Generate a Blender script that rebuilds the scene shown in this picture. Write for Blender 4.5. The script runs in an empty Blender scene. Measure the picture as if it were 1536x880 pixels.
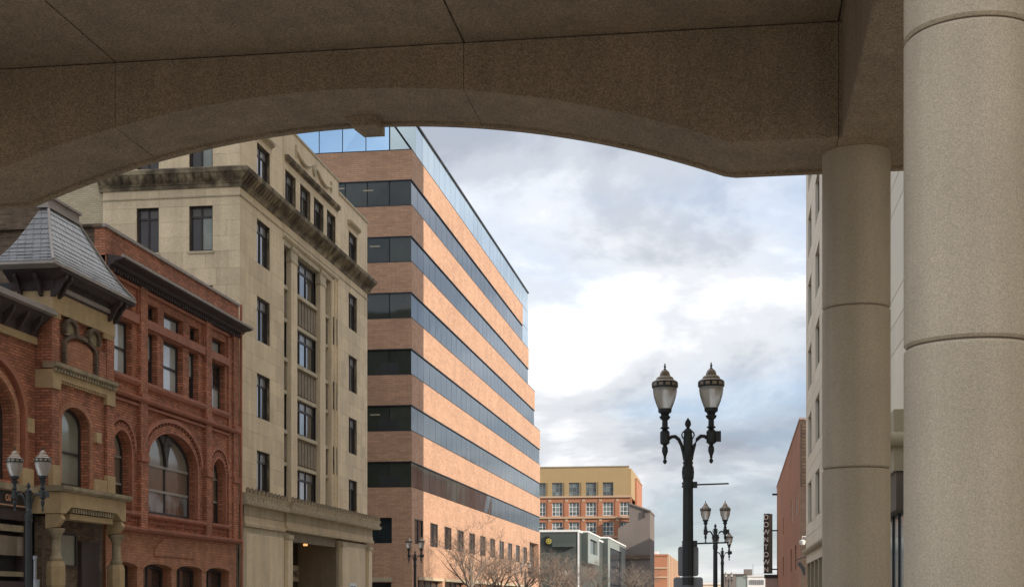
import bpy, bmesh, math, random
from mathutils import Vector, Matrix
from mathutils.geometry import tessellate_polygon
RND = random.Random(11)
SC = bpy.context.scene
COL = SC.collection
PI = math.pi

# ------------------------------------------------------------------ camera
CAM_A = math.atan(330 / 2200)          # the street runs along +Y, the camera looks a little left of it
cam_d = bpy.data.cameras.new('camera'); cam = bpy.data.objects.new('camera', cam_d); COL.objects.link(cam)
cam.location = (0, 0, 1.6); cam.rotation_euler = (PI / 2, 0, CAM_A)
cam_d.sensor_width = 36; cam_d.lens = 36 * 2200 / 1536; cam_d.shift_y = 460 / 1536
cam_d.clip_start = .1; cam_d.clip_end = 6000
SC.camera = cam

# ------------------------------------------------------------------ light
SUN_AZ = math.atan2(27, -12)           # direction to the sun, clockwise from +Y
SUN_EL = math.radians(23)
SKY_A = (14.9959, 16.8976, .1626); SKY_B = (15.7548, 7.3237, 5.2067)
W = bpy.data.worlds.new('World'); SC.world = W; W.use_nodes = True
def build_sky():
    nt = W.node_tree; nt.nodes.clear(); N = nt.nodes.new; L = nt.links.new
    out = N('ShaderNodeOutputWorld'); bg = N('ShaderNodeBackground'); bg.inputs[1].default_value = .1
    sky = N('ShaderNodeTexSky'); sky.sky_type = 'NISHITA'; sky.sun_disc = False
    sky.sun_elevation = SUN_EL; sky.sun_rotation = SUN_AZ; sky.air_density = 1.0; sky.dust_density = .4; sky.ozone_density = 2.0
    tc = N('ShaderNodeTexCoord'); sp = N('ShaderNodeSeparateXYZ'); L(tc.outputs['Generated'], sp.inputs[0])
    za = N('ShaderNodeMath'); za.operation = 'MAXIMUM'; za.inputs[1].default_value = 0; L(sp.outputs[2], za.inputs[0])
    zb = N('ShaderNodeMath'); zb.operation = 'ADD'; zb.inputs[1].default_value = .30; L(za.outputs[0], zb.inputs[0])
    dx = N('ShaderNodeMath'); dx.operation = 'DIVIDE'; L(sp.outputs[0], dx.inputs[0]); L(zb.outputs[0], dx.inputs[1])
    dy = N('ShaderNodeMath'); dy.operation = 'DIVIDE'; L(sp.outputs[1], dy.inputs[0]); L(zb.outputs[0], dy.inputs[1])
    cb = N('ShaderNodeCombineXYZ'); L(dx.outputs[0], cb.inputs[0]); L(dy.outputs[0], cb.inputs[1])
    def noise(scale, det, rough, off, dist=0.):
        m = N('ShaderNodeMapping'); m.inputs['Location'].default_value = off; L(cb.outputs[0], m.inputs[0])
        n = N('ShaderNodeTexNoise'); n.inputs['Scale'].default_value = scale; n.inputs['Detail'].default_value = det
        n.inputs['Roughness'].default_value = rough; n.inputs['Distortion'].default_value = dist
        L(m.outputs[0], n.inputs['Vector']); return n.outputs[0]
    def ramp(src, stops):
        r = N('ShaderNodeValToRGB'); L(src, r.inputs[0]); r.color_ramp.interpolation = 'EASE'
        e = r.color_ramp.elements
        while len(e) < len(stops): e.new(.5)
        for q, (p, c) in zip(e, stops): q.position = p; q.color = (*c, 1)
        return r.outputs[0]
    cover = ramp(noise(1.4, 7, .58, SKY_A, .2), [(.36, (0, 0, 0)), (.58, (1, 1, 1))])
    shade = ramp(noise(2.3, 10, .56, SKY_B, .25), [(.36, (.25, .27, .31)), (.46, (.35, .37, .405)), (.55, (.50, .515, .54)), (.64, (.70, .705, .715))])
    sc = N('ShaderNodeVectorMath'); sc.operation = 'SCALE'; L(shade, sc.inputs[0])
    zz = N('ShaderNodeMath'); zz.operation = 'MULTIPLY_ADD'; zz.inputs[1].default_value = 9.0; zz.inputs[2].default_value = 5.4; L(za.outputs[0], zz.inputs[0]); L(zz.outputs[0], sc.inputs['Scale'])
    cf = N('ShaderNodeMath'); cf.operation = 'MULTIPLY_ADD'; cf.inputs[1].default_value = .44; cf.inputs[2].default_value = .54; L(cover, cf.inputs[0])
    mx = N('ShaderNodeMix'); mx.data_type = 'RGBA'; L(cf.outputs[0], mx.inputs['Factor'])
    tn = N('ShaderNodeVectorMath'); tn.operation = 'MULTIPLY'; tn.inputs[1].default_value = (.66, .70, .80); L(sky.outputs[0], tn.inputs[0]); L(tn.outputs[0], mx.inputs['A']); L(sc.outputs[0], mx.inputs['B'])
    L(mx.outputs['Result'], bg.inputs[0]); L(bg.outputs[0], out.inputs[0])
build_sky()
sl = bpy.data.lights.new('sun', 'SUN'); sun = bpy.data.objects.new('sun', sl); COL.objects.link(sun)
sl.energy = 2.0; sl.angle = math.radians(.5); sl.color = (1, .91, .80)
sd = Vector((math.sin(SUN_AZ) * math.cos(SUN_EL), math.cos(SUN_AZ) * math.cos(SUN_EL), math.sin(SUN_EL)))
sun.rotation_euler = sd.to_track_quat('Z', 'Y').to_euler(); sun.location = (60, -30, 60)
SC.view_settings.view_transform = 'Standard'; SC.view_settings.look = 'None'
SC.view_settings.exposure = 1.28; SC.view_settings.gamma = 1
SC.render.engine = 'CYCLES'
SC.cycles.max_bounces = 6; SC.cycles.diffuse_bounces = 4; SC.cycles.glossy_bounces = 3
SC.cycles.caustics_reflective = False; SC.cycles.caustics_refractive = False

# ------------------------------------------------------------------ survey helpers: a sight line meets a real wall plane
_s, _c = math.sin(CAM_A), math.cos(CAM_A)
def ray(px):
    u = (px - 768) / 2200; return (-_s + u * _c, _c + u * _s)
def yX(px, X): dx, dy = ray(px); return X * dy / dx
def zX(px, py, X): return 1.6 + (900 - py) / 2200 * X / ray(px)[0]
def xY(px, Y): dx, dy = ray(px); return Y * dx / dy
def zY(px, py, Y): return 1.6 + (900 - py) / 2200 * Y / ray(px)[1]
def at(px, depth): dx, dy = ray(px); return (dx * depth, dy * depth)

# ------------------------------------------------------------------ materials
MATS = {}
def material(name, col, rough=.8, var=.25, scale=1.5, grain=.12, gscale=40, bump=.15, streak=0., rnd=.0,
             spec=.5, metal=0., brick=None, ior=1.5, speck=0., wave=0., rndrough=0., trans=0., coat=0., tint=None):
    m = bpy.data.materials.new(name); MATS[name] = m; m.use_nodes = True
    nt = m.node_tree; N = nt.nodes.new; L = nt.links.new; b = nt.nodes['Principled BSDF']
    tc = N('ShaderNodeTexCoord'); vec = tc.outputs['Object']
    def noise(s, d, stretch=None, src=None):
        n = N('ShaderNodeTexNoise'); n.inputs['Scale'].default_value = s; n.inputs['Detail'].default_value = d
        v = src or vec
        if stretch:
            mp = N('ShaderNodeMapping'); mp.inputs['Scale'].default_value = stretch; L(v, mp.inputs[0]); v = mp.outputs[0]
        L(v, n.inputs['Vector']); return n.outputs[0]
    def mul(c, f, amt, centre=.5):
        # colour * (1 + amt*(f-centre)*2)
        a = N('ShaderNodeMath'); a.operation = 'SUBTRACT'; L(f, a.inputs[0]); a.inputs[1].default_value = centre
        q = N('ShaderNodeMath'); q.operation = 'MULTIPLY_ADD'; L(a.outputs[0], q.inputs[0]); q.inputs[1].default_value = 2 * amt; q.inputs[2].default_value = 1
        v = N('ShaderNodeVectorMath'); v.operation = 'SCALE'; L(c, v.inputs[0]); L(q.outputs[0], v.inputs['Scale']); return v.outputs[0]
    rgb = N('ShaderNodeRGB'); rgb.outputs[0].default_value = (*col, 1); c = rgb.outputs[0]; height = None
    if tint:
        mx = N('ShaderNodeMix'); mx.data_type = 'RGBA'; mx.inputs['B'].default_value = (*tint, 1); L(c, mx.inputs['A'])
        tn = noise(scale * .6, 3); r = N('ShaderNodeMapRange'); r.inputs[1].default_value = .42; r.inputs[2].default_value = .62; L(tn, r.inputs[0])
        L(r.outputs[0], mx.inputs['Factor']); c = mx.outputs['Result']
    if brick:
        bt = N('ShaderNodeTexBrick'); L(tc.outputs['UV'], bt.inputs['Vector'])
        w, h, mort, mcol, sp_ = brick
        bt.inputs['Scale'].default_value = 1; bt.inputs['Brick Width'].default_value = w; bt.inputs['Row Height'].default_value = h
        bt.inputs['Mortar Size'].default_value = mort; bt.inputs['Mortar Smooth'].default_value = .3; bt.inputs['Bias'].default_value = 0
        bt.inputs['Color1'].default_value = (*[q * (1 - sp_) for q in col], 1); bt.inputs['Color2'].default_value = (*[q * (1 + sp_) for q in col], 1)
        bt.inputs['Mortar'].default_value = (*mcol, 1); c = bt.outputs['Color']
        iv = N('ShaderNodeMath'); iv.operation = 'SUBTRACT'; iv.inputs[0].default_value = 1; L(bt.outputs['Fac'], iv.inputs[1]); height = iv.outputs[0]
    if var: c = mul(c, noise(scale, 5), var)
    if var: c = mul(c, noise(scale * .23, 3), var * .7)
    if streak: c = mul(c, noise(1.0, 6, (2.6, 2.6, .16)), streak)
    g = noise(gscale, 3)
    if grain: c = mul(c, g, grain)
    if speck:
        v = N('ShaderNodeTexVoronoi'); v.inputs['Scale'].default_value = gscale * 1.2; L(vec, v.inputs['Vector'])
        sx = N('ShaderNodeSeparateColor'); L(v.outputs['Color'], sx.inputs[0]); c = mul(c, sx.outputs[0], speck)
    if rnd:
        oi = N('ShaderNodeObjectInfo'); c = mul(c, oi.outputs['Random'], rnd)
    L(c, b.inputs['Base Color'])
    b.inputs['Roughness'].default_value = rough; b.inputs['Metallic'].default_value = metal; b.inputs['IOR'].default_value = ior
    b.inputs['Specular IOR Level'].default_value = spec
    if trans: b.inputs['Transmission Weight'].default_value = trans
    if coat: b.inputs['Coat Weight'].default_value = coat; b.inputs['Coat Roughness'].default_value = .03
    if rndrough:
        mr = N('ShaderNodeMapRange'); L(noise(6, 4), mr.inputs[0]); mr.inputs[3].default_value = rough - rndrough; mr.inputs[4].default_value = rough + rndrough
        L(mr.outputs[0], b.inputs['Roughness'])
    if bump:
        bp = N('ShaderNodeBump'); bp.inputs['Strength'].default_value = bump; bp.inputs['Distance'].default_value = .02
        if height is not None:
            ad = N('ShaderNodeMath'); ad.operation = 'MULTIPLY_ADD'; L(g, ad.inputs[0]); ad.inputs[1].default_value = .4; L(height, ad.inputs[2]); L(ad.outputs[0], bp.inputs['Height'])
        elif wave:
            L(noise(wave, 2), bp.inputs['Height'])
        else: L(g, bp.inputs['Height'])
        L(bp.outputs[0], b.inputs['Normal'])
    return m
M_ = material
CONC = M_('exposed aggregate concrete shade tone', (.39, .29, .19), .85, .24, .7, .50, 50, .5, streak=.24, speck=.38)  # same concrete as the columns, colour darkened for the shade on the beams
CONCL = M_('column aggregate concrete lit tone', (.62, .51, .37), .85, .17, .9, .22, 140, .25, streak=.28, speck=.22)  # the overpass concrete again, colour lightened for the better lit columns
CONC2 = M_('smooth joint concrete', (.22, .18, .13), .9, .1, 1, .1, 30, .1)
LIME = M_('buff limestone', (.75, .59, .385), .85, .20, .8, .14, 14, .12, streak=.20, rnd=.09, speck=.06)
LIMEC = M_('weathered limestone', (.54, .445, .30), .88, .22, 1.3, .12, 12, .2, streak=.30)
LIMED = M_('soot stained limestone', (.13, .10, .065), .9, .5, 2.2, .25, 9, .3, streak=.7, tint=(.34, .27, .17))
SPAN = M_('carved spandrel stone', (.29, .23, .16), .9, .35, 3, .3, 16, .6)
BUFFB = M_('buff brick', (.56, .46, .29), .9, .14, .8, .08, 30, .2, brick=(.3, .1, .012, (.40, .33, .23), .10))
REDB = M_('red pressed brick', (.47, .18, .095), .88, .42, 1.4, .22, 25, .4, brick=(.3, .095, .014, (.19, .085, .055), .28), streak=.34)
REDT = M_('red terracotta trim', (.40, .15, .085), .75, .38, 2, .2, 20, .3, streak=.15)
REDL = M_('warm red ashlar brick', (.46, .20, .105), .88, .42, 1.8, .24, 20, .3, brick=(.34, .11, .012, (.32, .15, .09), .14))
SANDS = M_('ochre sandstone', (.53, .375, .20), .9, .28, 2.2, .22, 22, .4, streak=.15)
SANDG = M_('mossy sandstone', (.29, .235, .145), .9, .35, 2.6, .25, 18, .4, tint=(.42, .32, .20))
OLDB = M_('sooty brick', (.15, .095, .06), .92, .5, 2.0, .3, 18, .4, brick=(.30, .10, .014, (.15, .12, .08), .35), streak=.4)
OFFB = M_('salmon office brick', (.53, .31, .19), .9, .20, .5, .18, 5, .15, brick=(.6, .14, .014, (.38, .22, .15), .12), streak=.10)
RB2 = M_('brown red brick', (.37, .19, .115), .9, .25, .3, .15, 8, .1, brick=(.5, .14, .012, (.26, .13, .09), .10))
FACR = M_('factory red brick', (.42, .18, .095), .9, .14, .3, .1, 4, .1)
FACY = M_('mustard render', (.38, .265, .13), .9, .12, .3, .08, 4, .1)
FACP = M_('pale lintel stone', (.50, .34, .22), .9, .1, 1, .1, 6, .1)
GREYW = M_('mauve grey party wall', (.18, .15, .13), .92, .12, .25, .1, 4, .1, streak=.15)
GREEN = M_('dark green grey cladding', (.065, .078, .07), .6, .1, .3, .05, 6, .05)
GREENL = M_('pale green grey cladding', (.25, .28, .255), .6, .1, .3, .05, 6, .05)
PALE = M_('pale precast panel', (.76, .68, .54), .8, .08, .7, .06, 12, .08, rnd=.05, streak=.06)
PALEG = M_('white coping', (.75, .73, .69), .6, .1, 1, .05, 10, .05)
TANB = M_('tan precast beam', (.38, .32, .21), .85, .15, .8, .1, 14, .15)
DARK = M_('dark interior', (.03, .028, .028), .7, .2, 1, 0, 10, 0)
GLASS = M_('dark window glass', (.028, .03, .032), .05, .3, 1.5, 0, 10, .03, ior=2.1, wave=1.2)
GLASSX = M_('coated window glass', (.03, .03, .032), .05, .3, 1.5, 0, 10, .03, ior=4.5, wave=1.2)
GLASSB = M_('window glass with pale blind', (.52, .54, .52), .10, .10, 3, 0, 10, .03, ior=1.5, wave=1.2, coat=.6)
GLASST = M_('window glass with tan blind', (.20, .155, .115), .12, .25, 3, 0, 10, .03, ior=1.5, wave=1.2, coat=.5)
GLASSO = M_('tinted curtain glass', (.03, .037, .04), .05, .2, .4, 0, 10, .02, ior=1.42, wave=.35, rnd=.15)
GLASSD = M_('dark green tinted glass', (.05, .055, .042), .06, .35, .8, 0, 10, .03, ior=1.6, wave=.5, rnd=.3)
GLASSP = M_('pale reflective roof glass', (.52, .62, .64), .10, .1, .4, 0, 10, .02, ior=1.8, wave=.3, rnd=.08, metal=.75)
GLASSC = M_('mirror shop glass', (.45, .52, .60), .06, .1, .4, 0, 10, .02, metal=.85, wave=.3, rnd=.06)
MULL = M_('dark mullion metal', (.025, .025, .028), .5, .1, 2, 0, 10, 0)
SASH = M_('dark painted sash', (.045, .032, .028), .6, .3, 6, .1, 30, .1)
SASHG = M_('grey painted sash', (.20, .19, .19), .6, .2, 6, .1, 30, .1)
SLATE = M_('slate shingle', (.135, .122, .11), .30, .18, 3, .12, 30, .2, rnd=.22, rndrough=.08, ior=1.9)
IRON = M_('black green cast iron', (.032, .036, .036), .42, .3, 5, .25, 50, .25, rndrough=.1)
WOODD = M_('dark painted cornice wood', (.06, .038, .034), .7, .35, 3, .2, 25, .3)
WOODL = M_('pale flaking gutter', (.34, .29, .25), .7, .3, 3, .2, 20, .2)
GLOBE = M_('frosted lamp glass', (.78, .74, .66), .32, .08, 6, .05, 30, .02, trans=.6, coat=.3)
CAPM = M_('weathered bronze cap', (.36, .29, .22), .42, .3, 8, .2, 40, .1, metal=.35)
GALV = M_('galvanised sign back', (.36, .37, .39), .5, .1, 3, .05, 30, 0, metal=.3)
BARK = M_('grey brown bark', (.23, .18, .14), .9, .25, 4, .2, 30, .2)
ASPH = M_('asphalt', (.05, .05, .052), .9, .2, .5, .3, 60, .3)
ROADC = M_('worn concrete roadway', (.30, .285, .26), .9, .15, .4, .2, 50, .2, streak=.1)
PAVE = M_('pavement concrete', (.42, .40, .36), .9, .15, .6, .15, 40, .2)
GRND = M_('distant ground', (.12, .12, .11), .95, .3, .02, .1, 1, 0)
PAINT = M_('road paint', (.75, .75, .72), .7, .15, 2, .1, 20, 0)
YPAINT = M_('yellow road paint', (.65, .47, .08), .7, .15, 2, .1, 20, 0)
SIGNK = M_('black sign enamel', (.02, .017, .018), .4, .2, 4, 0, 10, 0)
SIGNT = M_('teal sign enamel', (.28, .40, .40), .5, .15, 3, .05, 20, 0)
WHITE = M_('white sign letters', (.80, .80, .78), .6, .05, 3, 0, 10, 0)
PEACH = M_('peach sign letters', (.62, .33, .22), .6, .15, 6, .1, 20, 0)
YELS = M_('yellow sign disc', (.50, .43, .07), .6, .15, 6, .1, 20, 0)
ROOFM = M_('grey roof membrane', (.22, .22, .22), .9, .15, .5, .1, 10, 0)
PINKW = M_('pinkish canopy panel', (.40, .31, .28), .8, .1, 1, .05, 10, 0)

GLASSV = M_('green cast old glass', (.27, .285, .23), .12, .4, 1.2, 0, 10, .04, ior=1.5, wave=1.0, coat=.5)
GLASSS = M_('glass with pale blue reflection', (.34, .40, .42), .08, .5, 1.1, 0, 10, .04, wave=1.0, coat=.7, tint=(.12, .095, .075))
GLASSB2 = M_('hazy fanlight glass', (.30, .28, .23), .15, .3, 2, 0, 10, .03, wave=1.0, coat=.5)
GLASSK2 = M_('brown dark glass', (.06, .045, .035), .1, .3, 2, 0, 10, .03, wave=1.0, coat=.3)
CURT = M_('pale curtain', (.50, .52, .46), .9, .12, 2, .1, 20, .1)

# ------------------------------------------------------------------ mesh helpers
class Fr:
    """wall frame: s runs along the wall, z up, d out of the wall"""
    def __init__(f, kind, c, sg): f.k, f.c, f.g = kind, c, sg
    def P(f, s, z, d): return (f.c + f.g * d, s, z) if f.k == 'X' else (s, f.c + f.g * d, z)
class Ring(list): pass
class MB:
    def __init__(s): s.v = []; s.f = []
    def add(s, vs, fs):
        n = len(s.v); s.v += [tuple(v) for v in vs]; s.f += [tuple(i + n for i in f) for f in fs]; return s
    def box(s, x0, x1, y0, y1, z0, z1):
        return s.add([(x, y, z) for z in (z0, z1) for y in (y0, y1) for x in (x0, x1)],
                     [(0, 2, 3, 1), (4, 5, 7, 6), (0, 1, 5, 4), (2, 6, 7, 3), (0, 4, 6, 2), (1, 3, 7, 5)])
    def fbox(s, fr, s0, s1, z0, z1, d0, d1):
        p, q = fr.P(s0, z0, d0), fr.P(s1, z1, d1)
        return s.box(min(p[0], q[0]), max(p[0], q[0]), min(p[1], q[1]), max(p[1], q[1]), min(z0, z1), max(z0, z1))
    def fprism(s, fr, outer, d0, d1, holes=(), back=False):
        if isinstance(outer, Ring):
            k = len(outer) // 2; o, q = list(outer[:k]), list(outer[k:])[::-1]
            return s.add([fr.P(a, b, d) for d in (d1, d0) for a, b in o + q],
                         [f for i in range(k - 1) for f in ((i, i + 1, k + i + 1, k + i), (i, i + 1, 2 * k + i + 1, 2 * k + i), (k + i, k + i + 1, 3 * k + i + 1, 3 * k + i))] +
                         [(0, k, 3 * k, 2 * k), (k - 1, 2 * k - 1, 4 * k - 1, 3 * k - 1)])
        loops = [list(outer)] + [list(h) for h in holes]
        flat = [p for l in loops for p in l]
        tri = tessellate_polygon([[Vector((a, b, 0)) for a, b in l] for l in loops])
        s.add([fr.P(a, b, d1) for a, b in flat], [tuple(t) for t in tri])
        if back: s.add([fr.P(a, b, d0) for a, b in flat], [tuple(t) for t in tri])
        for l in loops:
            n = len(l); s.add([fr.P(a, b, d1) for a, b in l] + [fr.P(a, b, d0) for a, b in l],
                              [(i, (i + 1) % n, (i + 1) % n + n, i + n) for i in range(n)])
        return s
    def frun(s, fr, s0, s1, prof):
        """a cross-section [(d,z)] run along the wall"""
        n = len(prof)
        s.add([fr.P(s0, z, d) for d, z in prof] + [fr.P(s1, z, d) for d, z in prof],
              [(i, (i + 1) % n, (i + 1) % n + n, i + n) for i in range(n)] + [tuple(range(n)), tuple(range(n, 2 * n))])
        return s
    def fpane(s, fr, s0, s1, z0, z1, d0, d1, j=.005):
        q = [RND.uniform(-j, j) for _ in range(4)]
        return s.add([fr.P(s0, z0, d0), fr.P(s1, z0, d0), fr.P(s1, z1, d0), fr.P(s0, z1, d0), fr.P(s0, z0, d1 + q[0]), fr.P(s1, z0, d1 + q[1]), fr.P(s1, z1, d1 + q[2]), fr.P(s0, z1, d1 + q[3])],
                     [(0, 3, 2, 1), (4, 5, 6, 7), (0, 1, 5, 4), (1, 2, 6, 5), (2, 3, 7, 6), (3, 0, 4, 7)])
    def lathe(s, prof, cx=0, cy=0, n=20, cap=True):
        k = len(prof); vs = []
        for r, z in prof: vs += [(cx + r * math.cos(2 * PI * i / n), cy + r * math.sin(2 * PI * i / n), z) for i in range(n)]
        fs = [(j * n + i, j * n + (i + 1) % n, (j + 1) * n + (i + 1) % n, (j + 1) * n + i) for j in range(k - 1) for i in range(n)]
        if cap: fs += [tuple(range(n)), tuple(range((k - 1) * n, k * n))]
        return s.add(vs, fs)
    def tube(s, pts, rad, n=6):
        pts = [Vector(p) for p in pts]; rr = rad if isinstance(rad, (list, tuple)) else [rad] * len(pts); vs = []
        for i, p in enumerate(pts):
            t = (pts[min(i + 1, len(pts) - 1)] - pts[max(i - 1, 0)]).normalized()
            a = t.cross(Vector((0, 0, 1)) if abs(t.z) < .9 else Vector((1, 0, 0))).normalized(); b = t.cross(a)
            vs += [p + (a * math.cos(2 * PI * j / n) + b * math.sin(2 * PI * j / n)) * rr[i] for j in range(n)]
        fs = [(i * n + j, i * n + (j + 1) % n, (i + 1) * n + (j + 1) % n, (i + 1) * n + j) for i in range(len(pts) - 1) for j in range(n)]
        fs += [tuple(range(n)), tuple(range((len(pts) - 1) * n, len(pts) * n))]
        return s.add(vs, fs)
    def mesh(s, name, mat, org=(0, 0, 0), smooth=False, bevel=0):
        me = bpy.data.meshes.new(name)
        me.from_pydata([(v[0] - org[0], v[1] - org[1], v[2] - org[2]) for v in s.v], [], s.f)
        bm = bmesh.new(); bm.from_mesh(me)
        if len(bm.faces) < 60000: bmesh.ops.recalc_face_normals(bm, faces=bm.faces)
        if bevel: bmesh.ops.bevel(bm, geom=list(bm.edges), offset=bevel, segments=1, affect='EDGES')
        uv = bm.loops.layers.uv.new('metres')
        for f in bm.faces:
            n = f.normal; ax = max(range(3), key=lambda i: abs(n[i]))
            f.smooth = smooth
            for l in f.loops:
                x, y, z = l.vert.co.x + org[0], l.vert.co.y + org[1], l.vert.co.z + org[2]
                l[uv].uv = (y, z) if ax == 0 else (x, z) if ax == 1 else (x, y)
        bm.to_mesh(me); bm.free(); me.materials.append(mat)
        if smooth == 'auto' or smooth is True:
            try: me.set_sharp_from_angle(angle=math.radians(38))
            except Exception: pass
        return me
    def build(s, name, mat, parent=None, smooth=False, bevel=0, label=None, kind=None):
        org = parent['org'] if parent is not None and 'org' in parent else (0, 0, 0)
        o = bpy.data.objects.new(name, s.mesh(name, mat, org, smooth, bevel)); COL.objects.link(o)
        if parent is not None:
            o.parent = parent; o['org'] = list(org)
        if label: o['label'] = label
        if kind: o['kind'] = kind
        return o
def thing(name, label, cat, loc=(0, 0, 0), group=None):
    o = bpy.data.objects.new(name, None); COL.objects.link(o); o.location = loc; o['org'] = list(loc); o.empty_display_size = .3
    o['label'] = label; o['category'] = cat
    if group: o['group'] = group
    return o
def struct(name, mb, mat):
    o = mb.build(name, mat); o['kind'] = 'structure'; return o
def dup_tree(o, parent=None):
    c = o.copy(); COL.objects.link(c)
    if parent is not None: c.parent = parent
    for ch in list(o.children): dup_tree(ch, c)
    return c
def rect(s0, s1, z0, z1): return [(s0, z0), (s1, z0), (s1, z1), (s0, z1)]
def arch(s0, s1, z0, zs, zt, n=14):
    c, r = (s0 + s1) / 2, (s1 - s0) / 2
    return [(s0, z0), (s1, z0)] + [(c + r * math.cos(PI * i / n), zs + (zt - zs) * math.sin(PI * i / n)) for i in range(n + 1)]
def ring(s0, s1, zs, zt, w, n=18, leg=0):
    """band of width w outside an arch"""
    c, r = (s0 + s1) / 2, (s1 - s0) / 2
    o = [(c + (r + w) * math.cos(PI * i / n), zs + (zt - zs + w) * math.sin(PI * i / n)) for i in range(n + 1)]
    q = [(c + r * math.cos(PI * i / n), zs + (zt - zs) * math.sin(PI * i / n)) for i in range(n, -1, -1)]
    if leg: o = [(c + r + w, zs - leg)] + o + [(c - r - w, zs - leg)]; q = [(c - r, zs - leg)] + q + [(c + r, zs - leg)]
    return Ring(o + q)
def inset(poly, w):
    cx = sum(p[0] for p in poly) / len(poly)
    s0, s1 = min(p[0] for p in poly), max(p[0] for p in poly); z0, z1 = min(p[1] for p in poly), max(p[1] for p in poly)
    fs, fz = 1 - 2 * w / (s1 - s0), 1 - 2 * w / (z1 - z0); cs, cz = (s0 + s1) / 2, (z0 + z1) / 2
    return [(cs + (a - cs) * fs, cz + (b - cz) * fz) for a, b in poly]

def window(bld, fr, s0, s1, z0, z1, d, zs=None, frame=.07, sash=SASH, rails=(), mulls=(), panes=None, name='window', fw=.05, rmat=None):
    """frame and one pane per light, each cut to the opening; panes: list of glass materials by row then column"""
    poly = rect(s0, s1, z0, z1) if zs is None else arch(s0, s1, z0, zs, z1)
    m = MB(); m.fprism(fr, poly, d - .05, d + .05, [inset(poly, frame)])
    ztop = z1
    rm = MB() if rmat else m
    for r in rails: rm.fbox(fr, s0 + (frame if rmat else .02), s1 - (frame if rmat else .02), r - fw / 2, r + fw / 2, d - .02, d + (.045 if rmat else .035))
    for q in mulls:
        c, hw = (s0 + s1) / 2, (s1 - s0) / 2
        zz = z1 if zs is None else zs + (z1 - zs) * math.sqrt(max(0, 1 - ((q - c) / hw) ** 2))
        m.fbox(fr, q - fw / 2, q + fw / 2, z0 + .02, zz - .02, d - .018, d + .04)
    w = m.build(name, sash, bld)
    if rmat and rails: rm.build('rail', rmat, w)
    zz = [z0] + sorted(rails) + [z1]; ss = [s0] + sorted(mulls) + [s1]; k = 0
    for i in range(len(zz) - 1):
        for j in range(len(ss) - 1):
            mt = GLASS if not panes else panes[k % len(panes)]; k += 1
            p = MB(); a, b, c0, c1 = ss[j] + (.03 if j == 0 else 0.004), ss[j + 1] - (.03 if j == len(ss) - 2 else .004), zz[i] + (.03 if i == 0 else .004), zz[i + 1] - .004
            if zs is not None and i == len(zz) - 2:
                cc, hw = (s0 + s1) / 2, (s1 - s0) / 2 - .03
                top = [(x, zs + (z1 - .03 - zs) * math.sqrt(max(0, 1 - ((x - cc) / hw) ** 2))) for x in [b - (b - a) * t / 10 for t in range(11)]]
                top = [(x, max(y, c0 + .01)) for x, y in top]
                p.fprism(fr, [(a, c0), (b, c0)] + top, d - .03, d - .005)
            else: p.fpane(fr, a, b, c0, c1 - (.03 if i == len(zz) - 2 else 0), d - .03, d - .008, .004)
            p.build('pane', mt, w)
    return w
def blocks(bld, fr, s0, s1, zs, holes, bw, d0, d1, name, mat, gap=.012, limit=300, jit=.0):
    """individually laid pieces in courses; holes are rectangles (s0,s1,z0,z1) the courses step round"""
    rest = MB(); cnt = 0
    for ci in range(len(zs) - 1):
        za, zb = zs[ci], zs[ci + 1]; zm = (za + zb) / 2
        cuts = sorted((h[0], h[1]) for h in holes if h[2] - .01 < zm < h[3] + .01); segs = []; a = s0
        for h0, h1 in cuts:
            if h0 - a > .05: segs.append((a, h0))
            a = max(a, h1)
        if s1 - a > .05: segs.append((a, s1))
        for sa, sb in segs:
            n = max(1, round((sb - sa) / bw)); w = (sb - sa) / n; ed = [sa]
            if n > 1 or (ci % 2 and sb - sa > bw * .8):
                x = sa + (w * .5 if ci % 2 else w)
                while x < sb - w * .3: ed.append(x); x += w
            ed.append(sb)
            for i in range(len(ed) - 1):
                j = RND.uniform(0, jit)
                if cnt < limit:
                    MB().fbox(fr, ed[i] + gap / 2, ed[i + 1] - gap / 2, za + gap / 2, zb - gap / 2, d0, d1 + j).build(name, mat, bld); cnt += 1
                else: rest.fbox(fr, ed[i] + gap / 2, ed[i + 1] - gap / 2, za + gap / 2, zb - gap / 2, d0, d1 + j)
    if rest.v: rest.build(name + '_field', mat, bld, kind='stuff')

# ------------------------------------------------------------------ ground and street
struct('ground', MB().box(-3000, 3000, -3000, 4000, -1, -.16), GRND)
struct('road', MB().box(-19, -1.2, -150, 600, -.5, -.12), ROADC)
struct('pavement', MB().box(-1.05, 12, -150, 600, -.5, 0), PAVE)
struct('pavement', MB().box(-40, -19.15, -150, 600, -.5, 0), PAVE)
def kerbs():
    for x0 in (-1.2, -19.15):
        m = MB()
        for i in range(150): m.box(x0, x0 + .15, -20 + 2 * i + .006, -20 + 2 * i + 1.994, -.5, .006)
        struct('kerb', m, PAVE)
kerbs()
m = MB()
for i in range(70):
    for x in (-7.0, -13.2): m.box(x - .06, x + .06, -20 + 5 * i, -18 + 5 * i, -.13, -.116)
struct('lane_marking', m, PAINT)
struct('centre_line', MB().box(-10.25, -10.13, -30, 400, -.13, -.116).box(-9.97, -9.85, -30, 400, -.13, -.116), YPAINT)

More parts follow.
